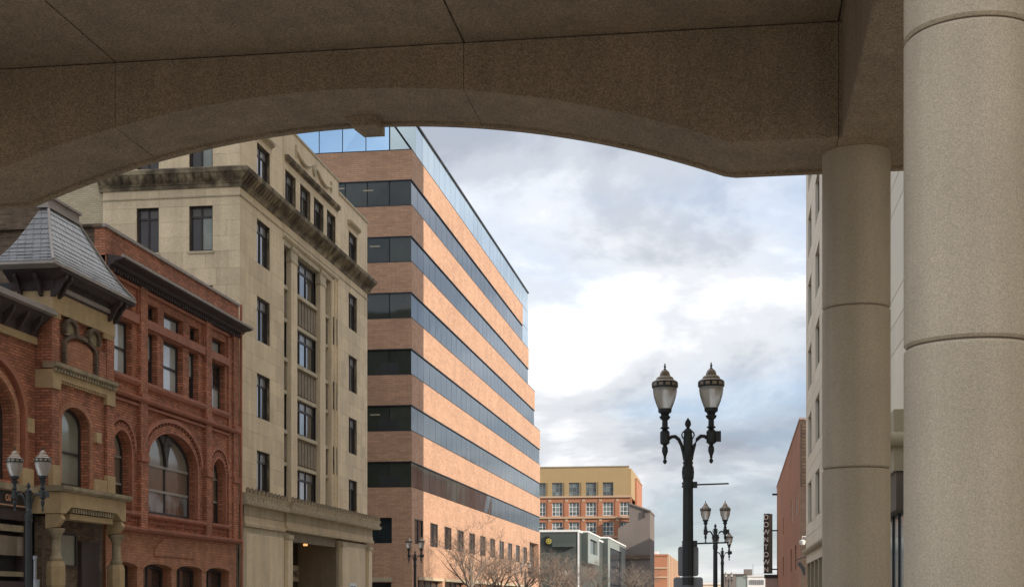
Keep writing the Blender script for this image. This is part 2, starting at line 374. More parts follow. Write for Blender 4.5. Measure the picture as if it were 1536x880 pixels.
# ------------------------------------------------------------------ the overpass and its columns
def overpass():
    t = thing('overpass', 'shaded aggregate concrete overpass with a shallow arch across the street overhead', 'bridge', (-5, 17, 8.3))
    cx, span, rise, zb, zt = -5.85, 5.81, 1.07, 8.27, 9.93
    Rr = (span ** 2 + rise ** 2) / (2 * rise)
    def soff(x):
        a = abs(x - cx)
        return zb if a >= span else zb + math.sqrt(max(0, Rr * Rr - a * a)) - (Rr - rise)
    def beam(yn, yf):
        cuts = [-22, -15, -9.47, -3.97, 1.52, 4.4]
        for i in range(len(cuts) - 1):
            a, b = cuts[i] + .005, cuts[i + 1] - .005
            xs = [a + (b - a) * k / 18 for k in range(19)]
            for e in (cx - span, cx + span):
                if a < e < b: xs.append(e)
            xs.sort(); m = MB(); P = [(x, soff(x)) for x in xs] + [(b, zt), (a, zt)]
            m.fprism(Fr('Y', yf, -1), P, 0, yf - yn, back=True)
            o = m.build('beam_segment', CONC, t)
            bv = o.modifiers.new('edge', 'BEVEL'); bv.width = .008; bv.segments = 2; bv.limit_method = 'ANGLE'; bv.angle_limit = math.radians(50)
        m = MB()
        xs = [-21.9 + .18 * k for k in range(146)]
        # narrow drip lip under the outer edge of the soffit
        y0, y1 = (yf - .14, yf - .002) if yf > 15 else (yn + .002, yn + .14)
        for k in range(len(xs) - 1):
            a, b = xs[k], xs[k + 1]
            m.add([(a, y0, soff(a) - .045), (b, y0, soff(b) - .045), (b, y1, soff(b) - .045), (a, y1, soff(a) - .045),
                   (a, y0, soff(a) + .02), (b, y0, soff(b) + .02), (b, y1, soff(b) + .02), (a, y1, soff(a) + .02)],
                  [(0, 1, 2, 3), (0, 1, 5, 4), (2, 3, 7, 6)])
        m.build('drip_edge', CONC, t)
        MB().box(-21.9, 4.35, yn + .1, yf - .1, zb + 1.3, zt - .1).build('joint_fill', CONC2, t)
    beam(21.6, 23.3); beam(11.0, 12.7)
    # longitudinal beams over the columns
    for x0, x1 in ((1.56, 2.6), (-14.3, -13.2)):
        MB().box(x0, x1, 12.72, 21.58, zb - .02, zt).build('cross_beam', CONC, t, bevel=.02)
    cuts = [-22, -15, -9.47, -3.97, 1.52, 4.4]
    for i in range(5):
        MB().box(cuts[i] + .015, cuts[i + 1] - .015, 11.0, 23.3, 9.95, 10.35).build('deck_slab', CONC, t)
    for y0, y1 in ((11.0, 11.25), (23.05, 23.3)):
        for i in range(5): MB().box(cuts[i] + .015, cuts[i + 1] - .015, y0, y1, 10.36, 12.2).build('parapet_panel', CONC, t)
    # small hanging block at the crown
    a, b = xY(530, 23.32), xY(575, 23.32); z = soff((a + b) / 2)
    MB().fprism(Fr('Y', 23.33, -1), [(a, z + .1), (b, z + .1), (b, z - .155), (a + .16, z - .155), (a, z - .03)], -.1, .5, back=True).build('crown_block', CONC, t)
overpass()
def column(x, y, label):
    t = thing('round_column', label, 'column', (x, y, 0), 'round columns carrying the overpass')
    lv = [-.1, 1.16, 3.56, 5.95, 8.40]
    for i in range(4):
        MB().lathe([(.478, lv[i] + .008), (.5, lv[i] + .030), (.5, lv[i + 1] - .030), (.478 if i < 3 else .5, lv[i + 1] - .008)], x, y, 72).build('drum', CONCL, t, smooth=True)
    MB().lathe([(.468, -.05), (.468, 8.2)], x, y, 48).build('core', CONC2, t, smooth=True)
column(1.83, 11.8, 'lit round concrete column nearest the camera at the right edge')
column(1.84, 22.5, 'shaded round concrete column carrying the right end of the arch')
column(-13.5, 22.5, 'round concrete column carrying the left end of the arch')
column(-13.5, 11.8, 'round concrete column on the left under the near side of the overpass')

# ------------------------------------------------------------------ sandstone office building (left, middle)
def cornice_prof(p, z0, z1):  # cyma-like cross-section
    h = z1 - z0
    return [(-.2, z0), (.05, z0), (.08, z0 + .22 * h), (.18, z0 + .34 * h), (.22, z0 + .5 * h), (p * .85, z0 + .72 * h), (p, z0 + .8 * h), (p, z1), (-.2, z1)]
def stone_office():
    B = thing('stone_office_building', 'buff limestone office building with dark stained cornice and tall narrow windows', 'building', (-27, 77, 0))
    F, G = Fr('X', -22.5, 1), Fr('Y', 65.2, -1)
    MB().box(-42, -23.0, 65.7, 88.7, 5.2, 24.7).box(-42, -25.8, 65.7, 88.7, 0, 5.19).box(-25.79, -23.0, 65.7, 72.28, 0, 5.19).box(-25.79, -23.0, 82.02, 88.7, 0, 5.19).build('core', DARK, B)
    MB().box(-42, -22.7, 65.4, 88.95, 24.72, 24.85).build('roof', ROOFM, B)
    tops = [23.55, 19.9, 16.2, 12.5, 8.8]; bots = [21.62, 17.78, 14.08, 10.38, 6.65]
    holes = []; 
    for t_, b_ in zip(tops, bots): holes += [(67.66, 69.66, b_, t_), (84.65, 86.6, b_, t_)]
    tw = [(72.1, 73.9), (74.7, 76.6), (77.25, 79.15), (79.85, 81.65)]
    for a, b in tw: holes.append((a, b, 21.62, 23.55))
    holes.append((71.95, 81.2, 6.7, 20.0))                      # the recessed centre bay
    door = (72.5, 81.8, -.1, 5.15); holes.append(door)
    outer = [(65.2, 0), (89.15, 0), (89.15, 25.1), (82.35, 25.1), (82.35, 25.75), (71.75, 25.75), (71.75, 25.1), (65.2, 25.1)]
    # tessellate on rectangles below the parapet: piers of backing wall
    m = MB()
    def backing(fr, s0, s1, z0, z1, hs, d0, d1):
        ed = sorted({z0, z1, *[h[2] for h in hs], *[h[3] for h in hs]}); ed = [e for e in ed if z0 <= e <= z1]
        for za, zb in zip(ed, ed[1:]):
            zm = (za + zb) / 2; a = s0
            for h0, h1 in sorted((h[0], h[1]) for h in hs if h[2] < zm < h[3]) + [(s1, s1)]:
                if h0 - a > .001: m.fbox(fr, a, h0, za, zb, d0, d1)
                a = max(a, h1)
    backing(F, 65.24, 89.11, 0, 25.08, holes, -.5, -.035)
    m.fbox(F, 71.78, 82.32, 25.09, 25.72, -.5, -.035)
    gh = []
    for b_, t_ in zip(bots, tops):
        gh += [(-27.52, -26.44, b_ + .03, t_ + .02), (-24.95, -23.82, b_ + .03, t_ + .02)]
    backing(G, -29.2, -22.54, 0, 25.08, gh, -.5, -.035)
    m.build('backing_wall', LIMED, B)
    # ashlar blocks
    zs = [6.65]
    for b_, t_ in zip(reversed(bots), reversed(tops)):
        zs += [b_, b_ + (t_ - b_) / 3, b_ + 2 * (t_ - b_) / 3, t_]
        nx = {8.8: 10.38, 12.5: 14.08, 16.2: 17.78, 19.9: 21.62, 23.55: 25.1}[t_]
        zs += [t_ + (nx - t_) / 2, nx]
    zs = sorted({round(z, 3) for z in zs})
    fz = [z for z in zs]
    fh = [h for h in holes]
    blocks(B, F, 65.21, 71.75, fz, fh, 1.25, -.03, 0, 'stone_block', LIME, .008, 110, .006)
    blocks(B, F, 82.35, 89.14, fz, fh, 1.25, -.03, 0, 'stone_block', LIME, .008, 110, .006)
    blocks(B, G, -29.19, -22.5, [z for z in fz if z > 10], [(a, b, c - .05, d + .03) for a, b, c, d in gh], 1.15, -.03, 0, 'stone_block', LIME, .008, 150, .006)
    # centre bay wall at the top floor and attic
    blocks(B, F, 71.76, 82.34, [20.0, 20.8, 21.62, 22.26, 22.9, 23.55, 24.3], [(71.95, 81.2, 6.7, 20.0)] + [(a, b, 21.62, 23.55) for a, b in tw], 1.3, -.03, .02, 'stone_block', LIME, .008, 60, .006)
    MB().fbox(F, 71.8, 82.3, 24.32, 25.75, -.03, .015).build('attic_panel', LIME, B)
    blocks(B, F, 65.21, 71.75, [5.0, 5.8, 6.65], [], 1.3, -.03, 0, 'stone_block', LIME, .008, 20)
    # parapet coping
    MB().fbox(F, 65.15, 71.72, 25.1, 25.24, -.5, .06).fbox(F, 82.37, 89.2, 25.1, 25.24, -.5, .06).fbox(F, 71.7, 82.37, 25.76, 25.88, -.5, .06).fbox(G, -29.2, -22.46, 25.1, 25.24, -.5, .06).build('coping', LIMEC, B)
    # attic mould and garland
    MB().frun(F, 72.0, 82.1, cornice_prof(.22, 23.95, 24.25)).build('attic_cornice', LIMED, B)
    for a, b in ((67.4, 69.9), (84.4, 86.9)): MB().frun(F, a, b, cornice_prof(.2, 23.85, 24.12)).build('window_hood', LIMEC, B)
    m = MB()
    mp = MB().lathe([(.02, 0), (.30, 0), (.33, .05), (.30, .09), (.20, .07), (.17, .1), (.02, .12)], 0, 0, 20)
    m.add([F.P(77.3 + x, 24.98 + y, .01 + z) for x, y, z in mp.v], mp.f); m.build('rosette', LIMEC, B)
    for sg in (-1, 1):
        pts = [F.P(77.3 + sg * (.45 + 2.9 * t), 25.15 - 1.5 * t * (1 - t) - .12 * t, .06) for t in [i / 14 for i in range(15)]]
        MB().tube(pts, [.05 + .05 * math.sin(PI * i / 14) + (.015 if i % 2 else 0) for i in range(15)], 6).build('garland', LIMEC, B)
        MB().tube([F.P(77.3 + sg * 3.38, 25.3, .05), F.P(77.3 + sg * 3.38, 24.65, .05)], [.07, .04], 6).build('garland_drop', LIMEC, B)
    # windows in the wings and on the near side
    def office_window(fr, a, b, z0, z1, d=-.20, mode=0):
        h = z1 - z0; zt = z1 - .24 * h; mid = a + (b - a) * .48
        pb = GLASSB if mode == 1 else GLASSX
        return window(B, fr, a, b, z0, z1, d, frame=.09, sash=SASH, rails=(zt,), mulls=(mid,), panes=[GLASSB if RND.random() < .2 else GLASSX, GLASS if RND.random() < .3 else pb, SHADE, SHADE] if fr is F else [GLASSK2, GLASSV if mode else GLASSK2, SHADED, SHADED], fw=.09)
    for i, (b_, t_) in enumerate(zip(bots, tops)):
        office_window(F, 67.66, 69.66, b_, t_); office_window(F, 84.65, 86.6, b_, t_)
    for a, b in tw: office_window(F, a, b, 21.62, 23.55)
    for i, (a, b, c, d) in enumerate(gh):
        if c > 10: office_window(G, a, b, c, d, -.22, 1 if i % 2 else 0)
    for a, b, c, d in gh:
        if c > 10: MB().fbox(G, a - .08, b + .08, c - .12, c - .005, -.25, .05).build('sill', LIMEC, B)
    # centre bay: pilasters, spandrels, windows
    pil = [(73.2, 74.45), (78.6, 79.85)]
    for a, b in pil:
        MB().fbox(F, a + .1, b - .1, 6.7, 19.1, -.30, -.03).build('pilaster', LIME, B)
        MB().frun(F, a + .02, b - .02, [(-.3, 19.1), (.0, 19.1), (.02, 19.2), (-.02, 19.3), (-.02, 19.62), (.06, 19.75), (.06, 19.9), (-.3, 19.9)]).build('capital', LIMEC, B)
    MB().fbox(F, 81.0, 81.19, 6.7, 19.98, -.5, -.02).build('pilaster', LIME, B)
    MB().fbox(F, 81.45, 81.6, 6.7, 20.0, -.0, .08).fbox(F, 82.0, 82.2, 6.7, 20.0, -.0, .08).build('pilaster_rib', LIME, B)
    for k, (b_, t_) in enumerate(zip(bots[1:], tops[1:])):
        for (a, b) in ((72.0, 73.2), (74.45, 78.6), (79.85, 81.0)):
            z0 = b_ - (.3 if k < 3 else .0)
            tt = t_ - .35
            if b - a > 2: window(B, F, a + .12, b - .12, b_ + .02, tt + .1, -.40, frame=.09, sash=SASH, rails=(tt - .42,), mulls=(a + (b - a) * .33, a + (b - a) * .62), panes=[GLASSX, GLASSX, GLASSX, SHADE, SHADE, SHADE], fw=.12)
            else: window(B, F, a + .04, b - .04, b_ + .02, tt + .1, -.40, frame=.08, sash=SASH, rails=(tt - .42,), mulls=((a + b) / 2,), panes=[GLASS, GLASS, SHADE, SHADE], fw=.08)
            zlo = tops[k + 2] - .25 if k < 3 else None
            MB().fbox(F, a + .01, b - .01, b_ - .2, b_ - .01, -.5, -.16).build('sill', LIMEC, B)
            if zlo:
                MB().fbox(F, a + .01, b - .01, zlo + .17, b_ - .21, -.5, -.30).build('spandrel', SPAN, B)
                MB().fbox(F, a + .01, b - .01, zlo - .02, zlo + .16, -.5, -.20).build('spandrel_rail', LIMEC, B)
                m = MB()   # carved reeds
                n = int((b - a) / .26)
                for q in range(n):
                    s = a + (b - a) * (q + .5) / n
                    m.fprism(F, [(s - .09, zlo + .3), (s, zlo + .22), (s + .09, zlo + .3), (s + .09, b_ - .42), (s, b_ - .28), (s - .09, b_ - .42)], -.31, -.255 + (.02 if q % 2 else 0))
                m.build('carving', SPAN, B, kind='stuff')
    MB().fbox(F, 71.96, 81.19, 19.72, 20.0, -.5, -.04).build('lintel', LIMEC, B)
    MB().fbox(F, 71.9, 82.3, 20.06, 20.14, -.02, .07).build('fillet', LIMEC, B)
    # string under the cornice on both faces
    MB().fbox(F, 65.1, 89.2, 20.3, 20.36, -.02, .05).fbox(G, -29.2, -22.45, 20.3, 20.36, -.02, .05).build('string_course', LIMEC, B)
    # the stained main cornice: profile with carved leaf fronts
    cp = [(-.2, 20.72), (.06, 20.72), (.10, 20.86), (.16, 20.90), (.16, 21.0), (.40, 21.26), (.52, 21.32), (.56, 21.5), (.50, 21.56), (-.2, 21.6)]
    def mitre_run(m, prof, cx, cy, far_s, far_x):
        n = len(prof)
        a = [(cx + d, far_s, z) for d, z in prof]; b = [(cx + d, cy - d, z) for d, z in prof]; c = [(far_x, cy - d, z) for d, z in prof]
        m.add(a + b + c, [(i, (i + 1) % n, (i + 1) % n + n, i + n) for i in range(n)] + [(i + n, (i + 1) % n + n, (i + 1) % n + 2 * n, i + 2 * n) for i in range(n)] + [tuple(range(n)), tuple(range(2 * n, 3 * n))])
    m = MB(); mitre_run(m, cp, -22.5, 65.2, 89.5, -29.35); m.build('cornice', LIMED, B)
    m = MB()
    for i in range(62):
        s = 65.0 + i * .39
        m.add([F.P(s, 20.93, .17), F.P(s + .24, 20.93, .17), F.P(s + .27, 21.28, .45), F.P(s - .03, 21.28, .45), F.P(s + .12, 21.1, .40), F.P(s + .12, 21.30, .53)],
              [(0, 1, 4), (1, 2, 4), (2, 5, 4), (5, 3, 4), (3, 0, 4)])
    for i in range(17):
        s = -29.2 + i * .39
        m.add([G.P(s, 20.93, .17), G.P(s + .24, 20.93, .17), G.P(s + .27, 21.28, .45), G.P(s - .03, 21.28, .45), G.P(s + .12, 21.1, .40), G.P(s + .12, 21.30, .53)],
              [(0, 1, 4), (1, 2, 4), (2, 5, 4), (5, 3, 4), (3, 0, 4)])
    m.build('cornice_leaves', LIMED, B, kind='stuff')
    # buff brick rear part
    MB().box(-42, -29.22, 65.35, 66.2, 0, 24.9).build('brick_wall', BUFFB, B)
    MB().box(-42, -29.22, 65.2, 66.2, 24.9, 25.05).build('brick_coping', LIMEC, B)
    # projecting entrance storey
    E_ = Fr('X', -22.5, 1)
    for a, b in ((65.2, 72.45), (81.85, 89.12)):
        MB().fbox(E_, a, b, 0, 5.05, -.03, .16).build('base_pier', LIMEC, B)
    n = 5
    for i in range(n):
        a = 65.6 + i * 1.15
        MB().fbox(E_, a, a + 1.135, .1, 4.75, .15, .185).build('stone_slab', LIME, B)
    for i in range(4):
        a = 83.3 + i * 1.15
        MB().fbox(E_, a, a + 1.135, .1, 4.75, .15, .185).build('stone_slab', LIME, B)
    for a in (71.6, 82.0, 88.25):
        MB().fbox(E_, a, a + .75, 0, 4.7, .15, .34).build('base_pilaster', LIME, B)
        MB().fbox(E_, a - .06, a + .81, 4.71, 4.93, .15, .40).build('pilaster_cap', LIMEC, B)
    MB().frun(E_, 65.2, 71.4, [(0, 5.06), (.26, 5.06), (.30, 5.2), (.22, 5.25), (.22, 5.55), (0, 5.55)]).frun(E_, 71.42, 89.3, [(0, 5.15), (.36, 5.15), (.42, 5.3), (.32, 5.34), (.32, 5.56), (0, 5.56)]).build('architrave', LIME, B)
    MB().fbox(E_, 65.2, 71.4, 5.57, 6.02, 0, .2).fbox(E_, 71.42, 89.25, 5.57, 6.02, 0, .3).build('frieze', LIMEC, B)
    MB().frun(E_, 64.62, 71.35, [(0, 6.03), (.55, 6.03), (.6, 6.2), (.45, 6.25), (.5, 6.4), (.58, 6.55), (0, 6.6)]).frun(E_, 71.37, 89.75, [(0, 6.03), (.72, 6.03), (.8, 6.2), (.62, 6.25), (.66, 6.4), (.76, 6.55), (0, 6.6)]).build('entrance_cornice', LIMEC, B)
    pr = [(-.10, 0), (.10, 0), (.13, .10), (.08, .19), (0, .24), (-.08, .19), (-.13, .10)]
    proto = None
    for i in range(43):
        s = 64.9 + i * .585
        dd = .47 if s < 71.3 else .64
        if proto is None:
            proto = MB().fprism(E_, [(a, b) for a, b in pr], -.05, .07, back=True).mesh('crest', LIMED, (-22.5, 0, 0))
        o = bpy.data.objects.new('crest', proto); COL.objects.link(o); o.parent = B
        o.location = (-22.5 + dd - B.location.x, s - B.location.y, 6.565 - B.location.z)
    m = MB()
    for i in range(60): 
        s = 64.7 + i * .418; dd = .0 if s < 71.3 else .16
        m.fbox(E_, s, s + .2, 6.24, 6.36, .44 + dd, .51 + dd)
    m.build('dentils', LIMEC, B, kind='stuff')
    # the doorway
    MB().fbox(E_, 72.46, 81.84, 4.66, 5.14, -.2, -.03).build('door_lintel', SPAN, B)
    MB().fbox(E_, 72.2, 82.1, -.1, 5.15, -2.4, -2.25).build('lobby_wall', GLASSK, B)
    MB().box(-25.6, -22.48, 81.78, 82.0, 0, 4.88).build('reveal_slab', MARB, B)
    MB().box(-25.6, -22.72, 72.3, 72.44, 0, 5.14).build('reveal_slab', LIME, B)
    MB().box(-25.6, -22.72, 72.46, 81.84, 4.9, 5.0).build('porch_ceiling', LIMEC, B)
    MB().box(-24.74, -24.69, 72.5, 81.78, 2.7, 3.6).build('name_board', LIMEC, B)
    txt(B, 'BUILDING', (-24.68, 81.65, 2.92), .58, (PI / 2, 0, PI / 2), SIGNK, .01, spacing=1.15, align='RIGHT')
    m = MB().lathe([(.02, 0), (.12, 0), (.14, .1), (.04, .14)], -23.95, 80.6, 12); m.v = [(x, y, z + 4.7) for x, y, z in m.v]; m.build('porch_lamp', LAMPON, B, smooth=True)
RAILM = M_('pale weathered sash rail', (.34, .30, .26), .6, .3, 5, .1, 30, .1)
SHADED = M_('brown shade behind glass', (.12, .10, .08), .3, .15, 3, 0, 10, 0)
MARB = M_('brown porch stone', (.26, .185, .115), .6, .35, 1.2, .2, 12, .1, streak=.2)
SHADE = M_('grey roller shade behind glass', (.24, .225, .205), .3, .15, 3, 0, 10, 0, coat=.3)
GLASSK = M_('dark lobby glass', (.035, .028, .02), .15, .3, 1, 0, 10, 0)
LAMPON = bpy.data.materials.new('warm porch lamp'); LAMPON.use_nodes = True
_b = LAMPON.node_tree.nodes['Principled BSDF']; _b.inputs['Emission Color'].default_value = (1, .45, .15, 1); _b.inputs['Emission Strength'].default_value = .5
def txt(parent, s, loc, size, rot, mat, depth=.01, name='lettering', spacing=1., align='LEFT', line=1.):
    cu = bpy.data.curves.new(name, 'FONT'); cu.body = s; cu.size = size; cu.extrude = depth; cu.space_character = spacing; cu.align_x = align; cu.space_line = line; cu.offset = .004 * size
    tmp = bpy.data.objects.new(name, cu); me = bpy.data.meshes.new_from_object(tmp); bpy.data.objects.remove(tmp); bpy.data.curves.remove(cu)
    me.name = name; me.materials.clear(); me.materials.append(mat); o = bpy.data.objects.new(name, me); COL.objects.link(o); o.parent = parent
    org = parent['org']; o.location = (loc[0] - org[0], loc[1] - org[1], loc[2] - org[2]); o.rotation_euler = rot
    o['org'] = list(org); return o
stone_office()
def notice():
    y0, y1 = 84.0, 85.6; z1 = zX(520, 873.5, -22.3)
    t = thing('notice_board', 'small white notice on the pier right of the stone building doorway', 'sign', (-22.3, 84.8, z1))
    MB().box(-22.31, -22.26, y0, y1, z1 - .8, z1).build('board', WHITE, t)
    txt(t, 'AVAILABLE', (-22.25, y0 + .1, z1 - .36), .27, (PI / 2, 0, PI / 2), SIGNK, .004)
notice()

# ------------------------------------------------------------------ red brick building with mansard tower
def red_building():
    B = thing('red_brick_building', 'ornate red brick building with arched windows and slate mansard tower', 'building', (-24, 50, 0))
    F = Fr('X', -22.25, 1)      # bay plane; pilasters stand .15 in front
    MB().box(-34, -22.8, 50.4, 63.9, 0, 13.9).box(-34, -22.75, 36, 50.3, 0, 9.6).build('core', DARK, B)
    MB().box(-34, -22.4, 50.0, 63.95, 13.95, 14.1).build('roof', ROOFM, B)
    sm = [(50.55, 52.3), (53.65, 54.8), (55.4, 57.5), (58.2, 59.3), (60.7, 62.5)]
    lg = [(50.35, 52.3), (53.6, 54.75), (55.35, 57.45), (58.1, 59.2), (60.6, 62.45)]
    ar = [(50.22, 51.95, 7.0, 7.84), (53.5, 58.75, 7.0, 8.25), (60.56, 62.2, 7.0, 7.78)]
    lw = [(50.0, 52.72), (53.3, 56.15), (56.65, 59.55), (60.05, 62.95)]
    H = [rect(a, b, 12.42, 13.03) for a, b in sm] + [rect(a, b, 9.94, 11.97) for a, b in lg] + \
        [arch(a, b, 4.95, s, t) for a, b, s, t in ar]
    # wall in storeys so that each polygon stays simple
    def band(z0, z1, hs, mt=REDB): MB().fprism(F, rect(49.9, 63.88, z0, z1), -.5, 0, hs).build('wall', mt, B)
    band(12.2, 13.6, H[:5]); band(9.3, 12.2, H[5:10]); band(4.3, 9.3, H[10:13])
    MB().fprism(F, rect(49.9, 63.88, 0, 4.3), -.5, .02, [arch(a, b, .3, 2.82, 3.03) for a, b in lw]).build('lower_wall', REDL, B)
    MB().box(-34, -22.26, 49.92, 50.4, 0, 15.0).build('side_wall', OLDB, B)
    MB().box(-34, -22.3, 63.9, 64.3, 0, 15.0).build('party_wall', OLDB, B)
    # upper wall behind the cornice and parapet
    MB().fbox(F, 49.92, 63.9, 13.6, 14.0, -.4, .02).build('frieze', REDB, B)
    MB().fbox(F, 49.88, 64.3, 14.0, 14.98, -.4, .0).build('parapet', REDB, B)
    MB().fbox(F, 49.8, 64.35, 14.985, 15.1, -.45, .07).build('coping', WOODL, B)
    MB().box(-34, -22.34, 49.78, 50.45, 15.0, 15.1).build('side_coping', OLDB, B)
    cp = [(0, 13.52), (.10, 13.52), (.12, 13.66), (.26, 13.72), (.30, 13.80), (.62, 13.86), (.62, 13.93), (0, 14.06)]
    MB().frun(F, 50.0, 64.3, cp).build('cornice', WOODD, B)
    MB().fbox(F, 49.95, 64.4, 13.91, 14.01, .60, .69).build('gutter', WOODL, B)
    m = MB()
    for i in range(60): m.fbox(F, 50.2 + i * .23, 50.2 + i * .23 + .1, 13.46, 13.6, .12, .22)
    m.build('dentils', WOODD, B, kind='stuff')
    # pilasters
    for a, b in ((49.9, 50.32), (52.75, 53.42), (59.75, 60.4), (63.2, 63.88)):
        MB().fbox(F, a, b, 4.36, 13.5, 0, .16).build('pilaster', REDB, B)
        MB().fbox(F, a - .04, b + .04, 9.26, 9.42, 0, .235).build('pilaster_band', REDT, B)
        MB().fbox(F, a - .04, b + .04, 6.88, 7.12, 0, .22).build('impost', REDT, B)
    for a, b in ((62.75, 63.18),): MB().fbox(F, a, b, 4.36, 13.3, 0, .08).build('pilaster', REDB, B)
    # panel heads (recessed look from stepped frames)
    for a, b in ((50.34, 52.73), (53.44, 59.73), (60.42, 62.73)):
        MB().fbox(F, a, b, 13.33, 13.44, 0, .11).build('panel_mould', REDT, B)
        MB().fbox(F, a, a + .07, 12.36, 13.32, 0, .09).fbox(F, b - .07, b, 12.36, 13.32, 0, .09).build('panel_stile', REDT, B)
        MB().fbox(F, a, b, 8.93, 9.02, 0, .12).build('panel_mould', REDT, B)
        MB().fbox(F, a, b, 12.03, 12.36, 0, .12).build('transom_band', REDT, B)
        MB().frun(F, a, b, [(0, 9.66), (.1, 9.7), (.16, 9.82), (.16, 9.93), (0, 9.93)]).build('sill_band', REDT, B)
        MB().frun(F, a, b, [(0, 4.74), (.1, 4.76), (.17, 4.84), (.17, 4.94), (0, 4.94)]).build('sill_band', REDT, B)
        m = MB(); n = int((b - a) / .2)
        for i in range(n): s = a + .05 + (b - a - .1) * i / n; m.fbox(F, s, s + .1, 4.56, 4.66, 0, .07)
        m.build('dentils', REDT, B, kind='stuff')
    MB().frun(F, 49.9, 64.0, [(0, 9.1), (.2, 9.12), (.26, 9.2), (.26, 9.25), (0, 9.25)]).build('belt_course', REDT, B)
    MB().frun(F, 49.9, 64.05, [(0, 4.18), (.22, 4.2), (.30, 4.28), (.30, 4.35), (0, 4.38)]).build('belt_course', REDT, B)
    MB().tube([(-22.02, 63.97, 15), (-22.02, 63.97, 4.4), (-21.96, 63.97, 4.3), (-22.05, 63.97, 0)], .06, 8).build('downpipe', REDT, B, smooth=True)
    # arch surrounds
    for a, b, s, t in ar:
        w = .30 if b - a > 3 else .22
        MB().fprism(F, ring(a - .068, b + .068, s, t + .068, w - .06, leg=2.0), 0, .11).build('arch_ring', REDB, B)
        MB().fprism(F, ring(a - .004, b + .004, s, t + .004, .06, leg=2.0), 0, .15).build('arch_bead', REDT, B)
        if b - a > 3: MB().fprism(F, ring(a - .42, b + .42, s + .2, t + .42, .16), 0, .17).build('hood_mould', REDT, B)
        else: MB().fprism(F, ring(a - .30, b + .30, s + .22, t + .38, .12), 0, .15).build('hood_mould', REDT, B)
        m = MB(); n = 26 if b - a > 3 else 14
        cc = (a + b) / 2; e = .42 if b - a > 3 else .30
        for i in range(n + 1):
            th = PI * i / n; r = (b - a) / 2 + e - .06
            x, z = cc + r * math.cos(th), s + .2 + (t + e - s - .26) * math.sin(th)
            m.fbox(F, x - .05, x + .05, z - .05, z + .05, 0, .13)
        m.build('arch_dentils', REDT, B, kind='stuff')
    # relieving arch over the ground floor
    MB().fprism(F, arch(54.3, 58.6, 3.35, 3.4, 4.12), .02, .06).build('relieving_arch', REDL, B)
    for a, b in lw: MB().fprism(F, ring(a, b, 2.82, 3.03, .2), .02, .05).build('lintel_arch', REDL, B)
    # windows
    for i, (a, b) in enumerate(sm):
        window(B, F, a + .02, b - .02, 12.44, 13.01, -.28, frame=.08, panes=[GLASSB if i in (2, 4) else GLASS], name='transom_window')
    blind = [[GLASSB, GLASSB], [GLASS, GLASSB], [GLASSB, GLASSB], [GLASS, GLASSB], [GLASSB, GLASS]]
    for i, (a, b) in enumerate(lg):
        window(B, F, a + .02, b - .02, 9.96, 11.95, -.28, frame=.10, rails=(10.95,), panes=blind[i], fw=.09)
        # blinds cover part of the light
    for i, (a, b, s, t) in enumerate(ar):
        if b - a > 3:
            w = window(B, F, a + .02, b - .02, 4.97, t - .02, -.28, zs=s, frame=.12, rails=(5.92, 6.9), mulls=((a + b) / 2,), panes=[GLASSS, GLASSS, GLASST, GLASST, GLASSB2, GLASSB2], fw=.10, rmat=RAILM)
            c = (a + b) / 2
            m = MB()
            for sg in (-1, 1):
                m.fprism(F, [(c + sg * x, z) for x, z in ((0, 6.95), (.08, 6.95), (.14, 7.3), (.34, 7.75), (.75, 8.12), (.35, 8.2), (0, 8.22))], -.28, -.16)
            m.build('tracery', SASH, w)
            m = MB()
            for k in range(5): m.tube([F.P(c + .22 * math.sin(k * 1.7) + .08 * math.cos(q), 7.92 + .04 * k * (-1) ** k + .1 * math.sin(q), -.14) for q in [j * .7 for j in range(7)]], .022, 5)
            m.build('tracery_scroll', SASHG, w)
        else:
            window(B, F, a + .02, b - .02, 4.97, t - .02, -.28, zs=s, frame=.10, rails=(5.92, 6.92), panes=[GLASSK2, GLASST, GLASSB2], fw=.08, rmat=RAILM)
    for a, b in lw:
        window(B, F, a + .03, b - .03, .32, 3.0, -.40, zs=2.82, frame=.12, rails=(2.1,), mulls=((a + (b - a) * .45),), panes=[GLASS, GLASS, GLASST, GLASS], fw=.1)
    # old brick chimney mass seen left of the roof
    MB().box(-31, -25.6, 51.5, 53, 13.9, 19).build('chimney', OLDB, B)

    # ---------------- tower
    T = Fr('X', -21.5, 1); N_ = Fr('Y', 44.2, -1)
    s0, s1 = 44.2, 48.95
    MB().box(-27, -22.15, 44.7, 48.6, 0, 11.9).build('tower_core', DARK, B)
    # brick corner piers and wall
    nich = arch(45.3, 47.55, 9.3, 10.1, 10.45)
    win = arch(44.95, 47.1, 5.36, 7.4, 7.99)
    MB().fprism(T, rect(44.72, 48.35, 9.22, 11.45), -.75, -.14).build('tower_wall', REDB, B)
    MB().fprism(T, rect(44.72, 48.35, 5.28, 9.2), -.75, -.10, [win]).build('tower_wall', REDB, B)
    for a, b in ((s0, 44.7), (48.37, s1)):
        MB().fbox(T, a, b, 5.28, 11.1, -.75, 0).build('corner_pier', REDB, B)
    MB().fbox(N_, -22.9, -22.28, 4.4, 11.45, -.4, -.02).build('tower_side_wall', REDB, B)
    # upper ochre band with stepped teeth and two blind hoods
    MB().fbox(T, s0 - .02, s1 + .02, 10.86, 11.5, -.7, .03).build('stone_band', SANDS, B)
    MB().fbox(N_, -22.9, -21.46, 10.9, 11.5, -.4, .028).build('stone_band', SANDS, B)
    for a, b in ((44.18, 44.95), (48.1, 48.97)):
        n = int((b - a) / .16)
        m = MB()
        for i in range(n): s = a + i * .16; m.fbox(T, s, s + .09, 10.68, 10.857, -.05, .028)
        m.build('teeth', SANDS, B, kind='stuff')
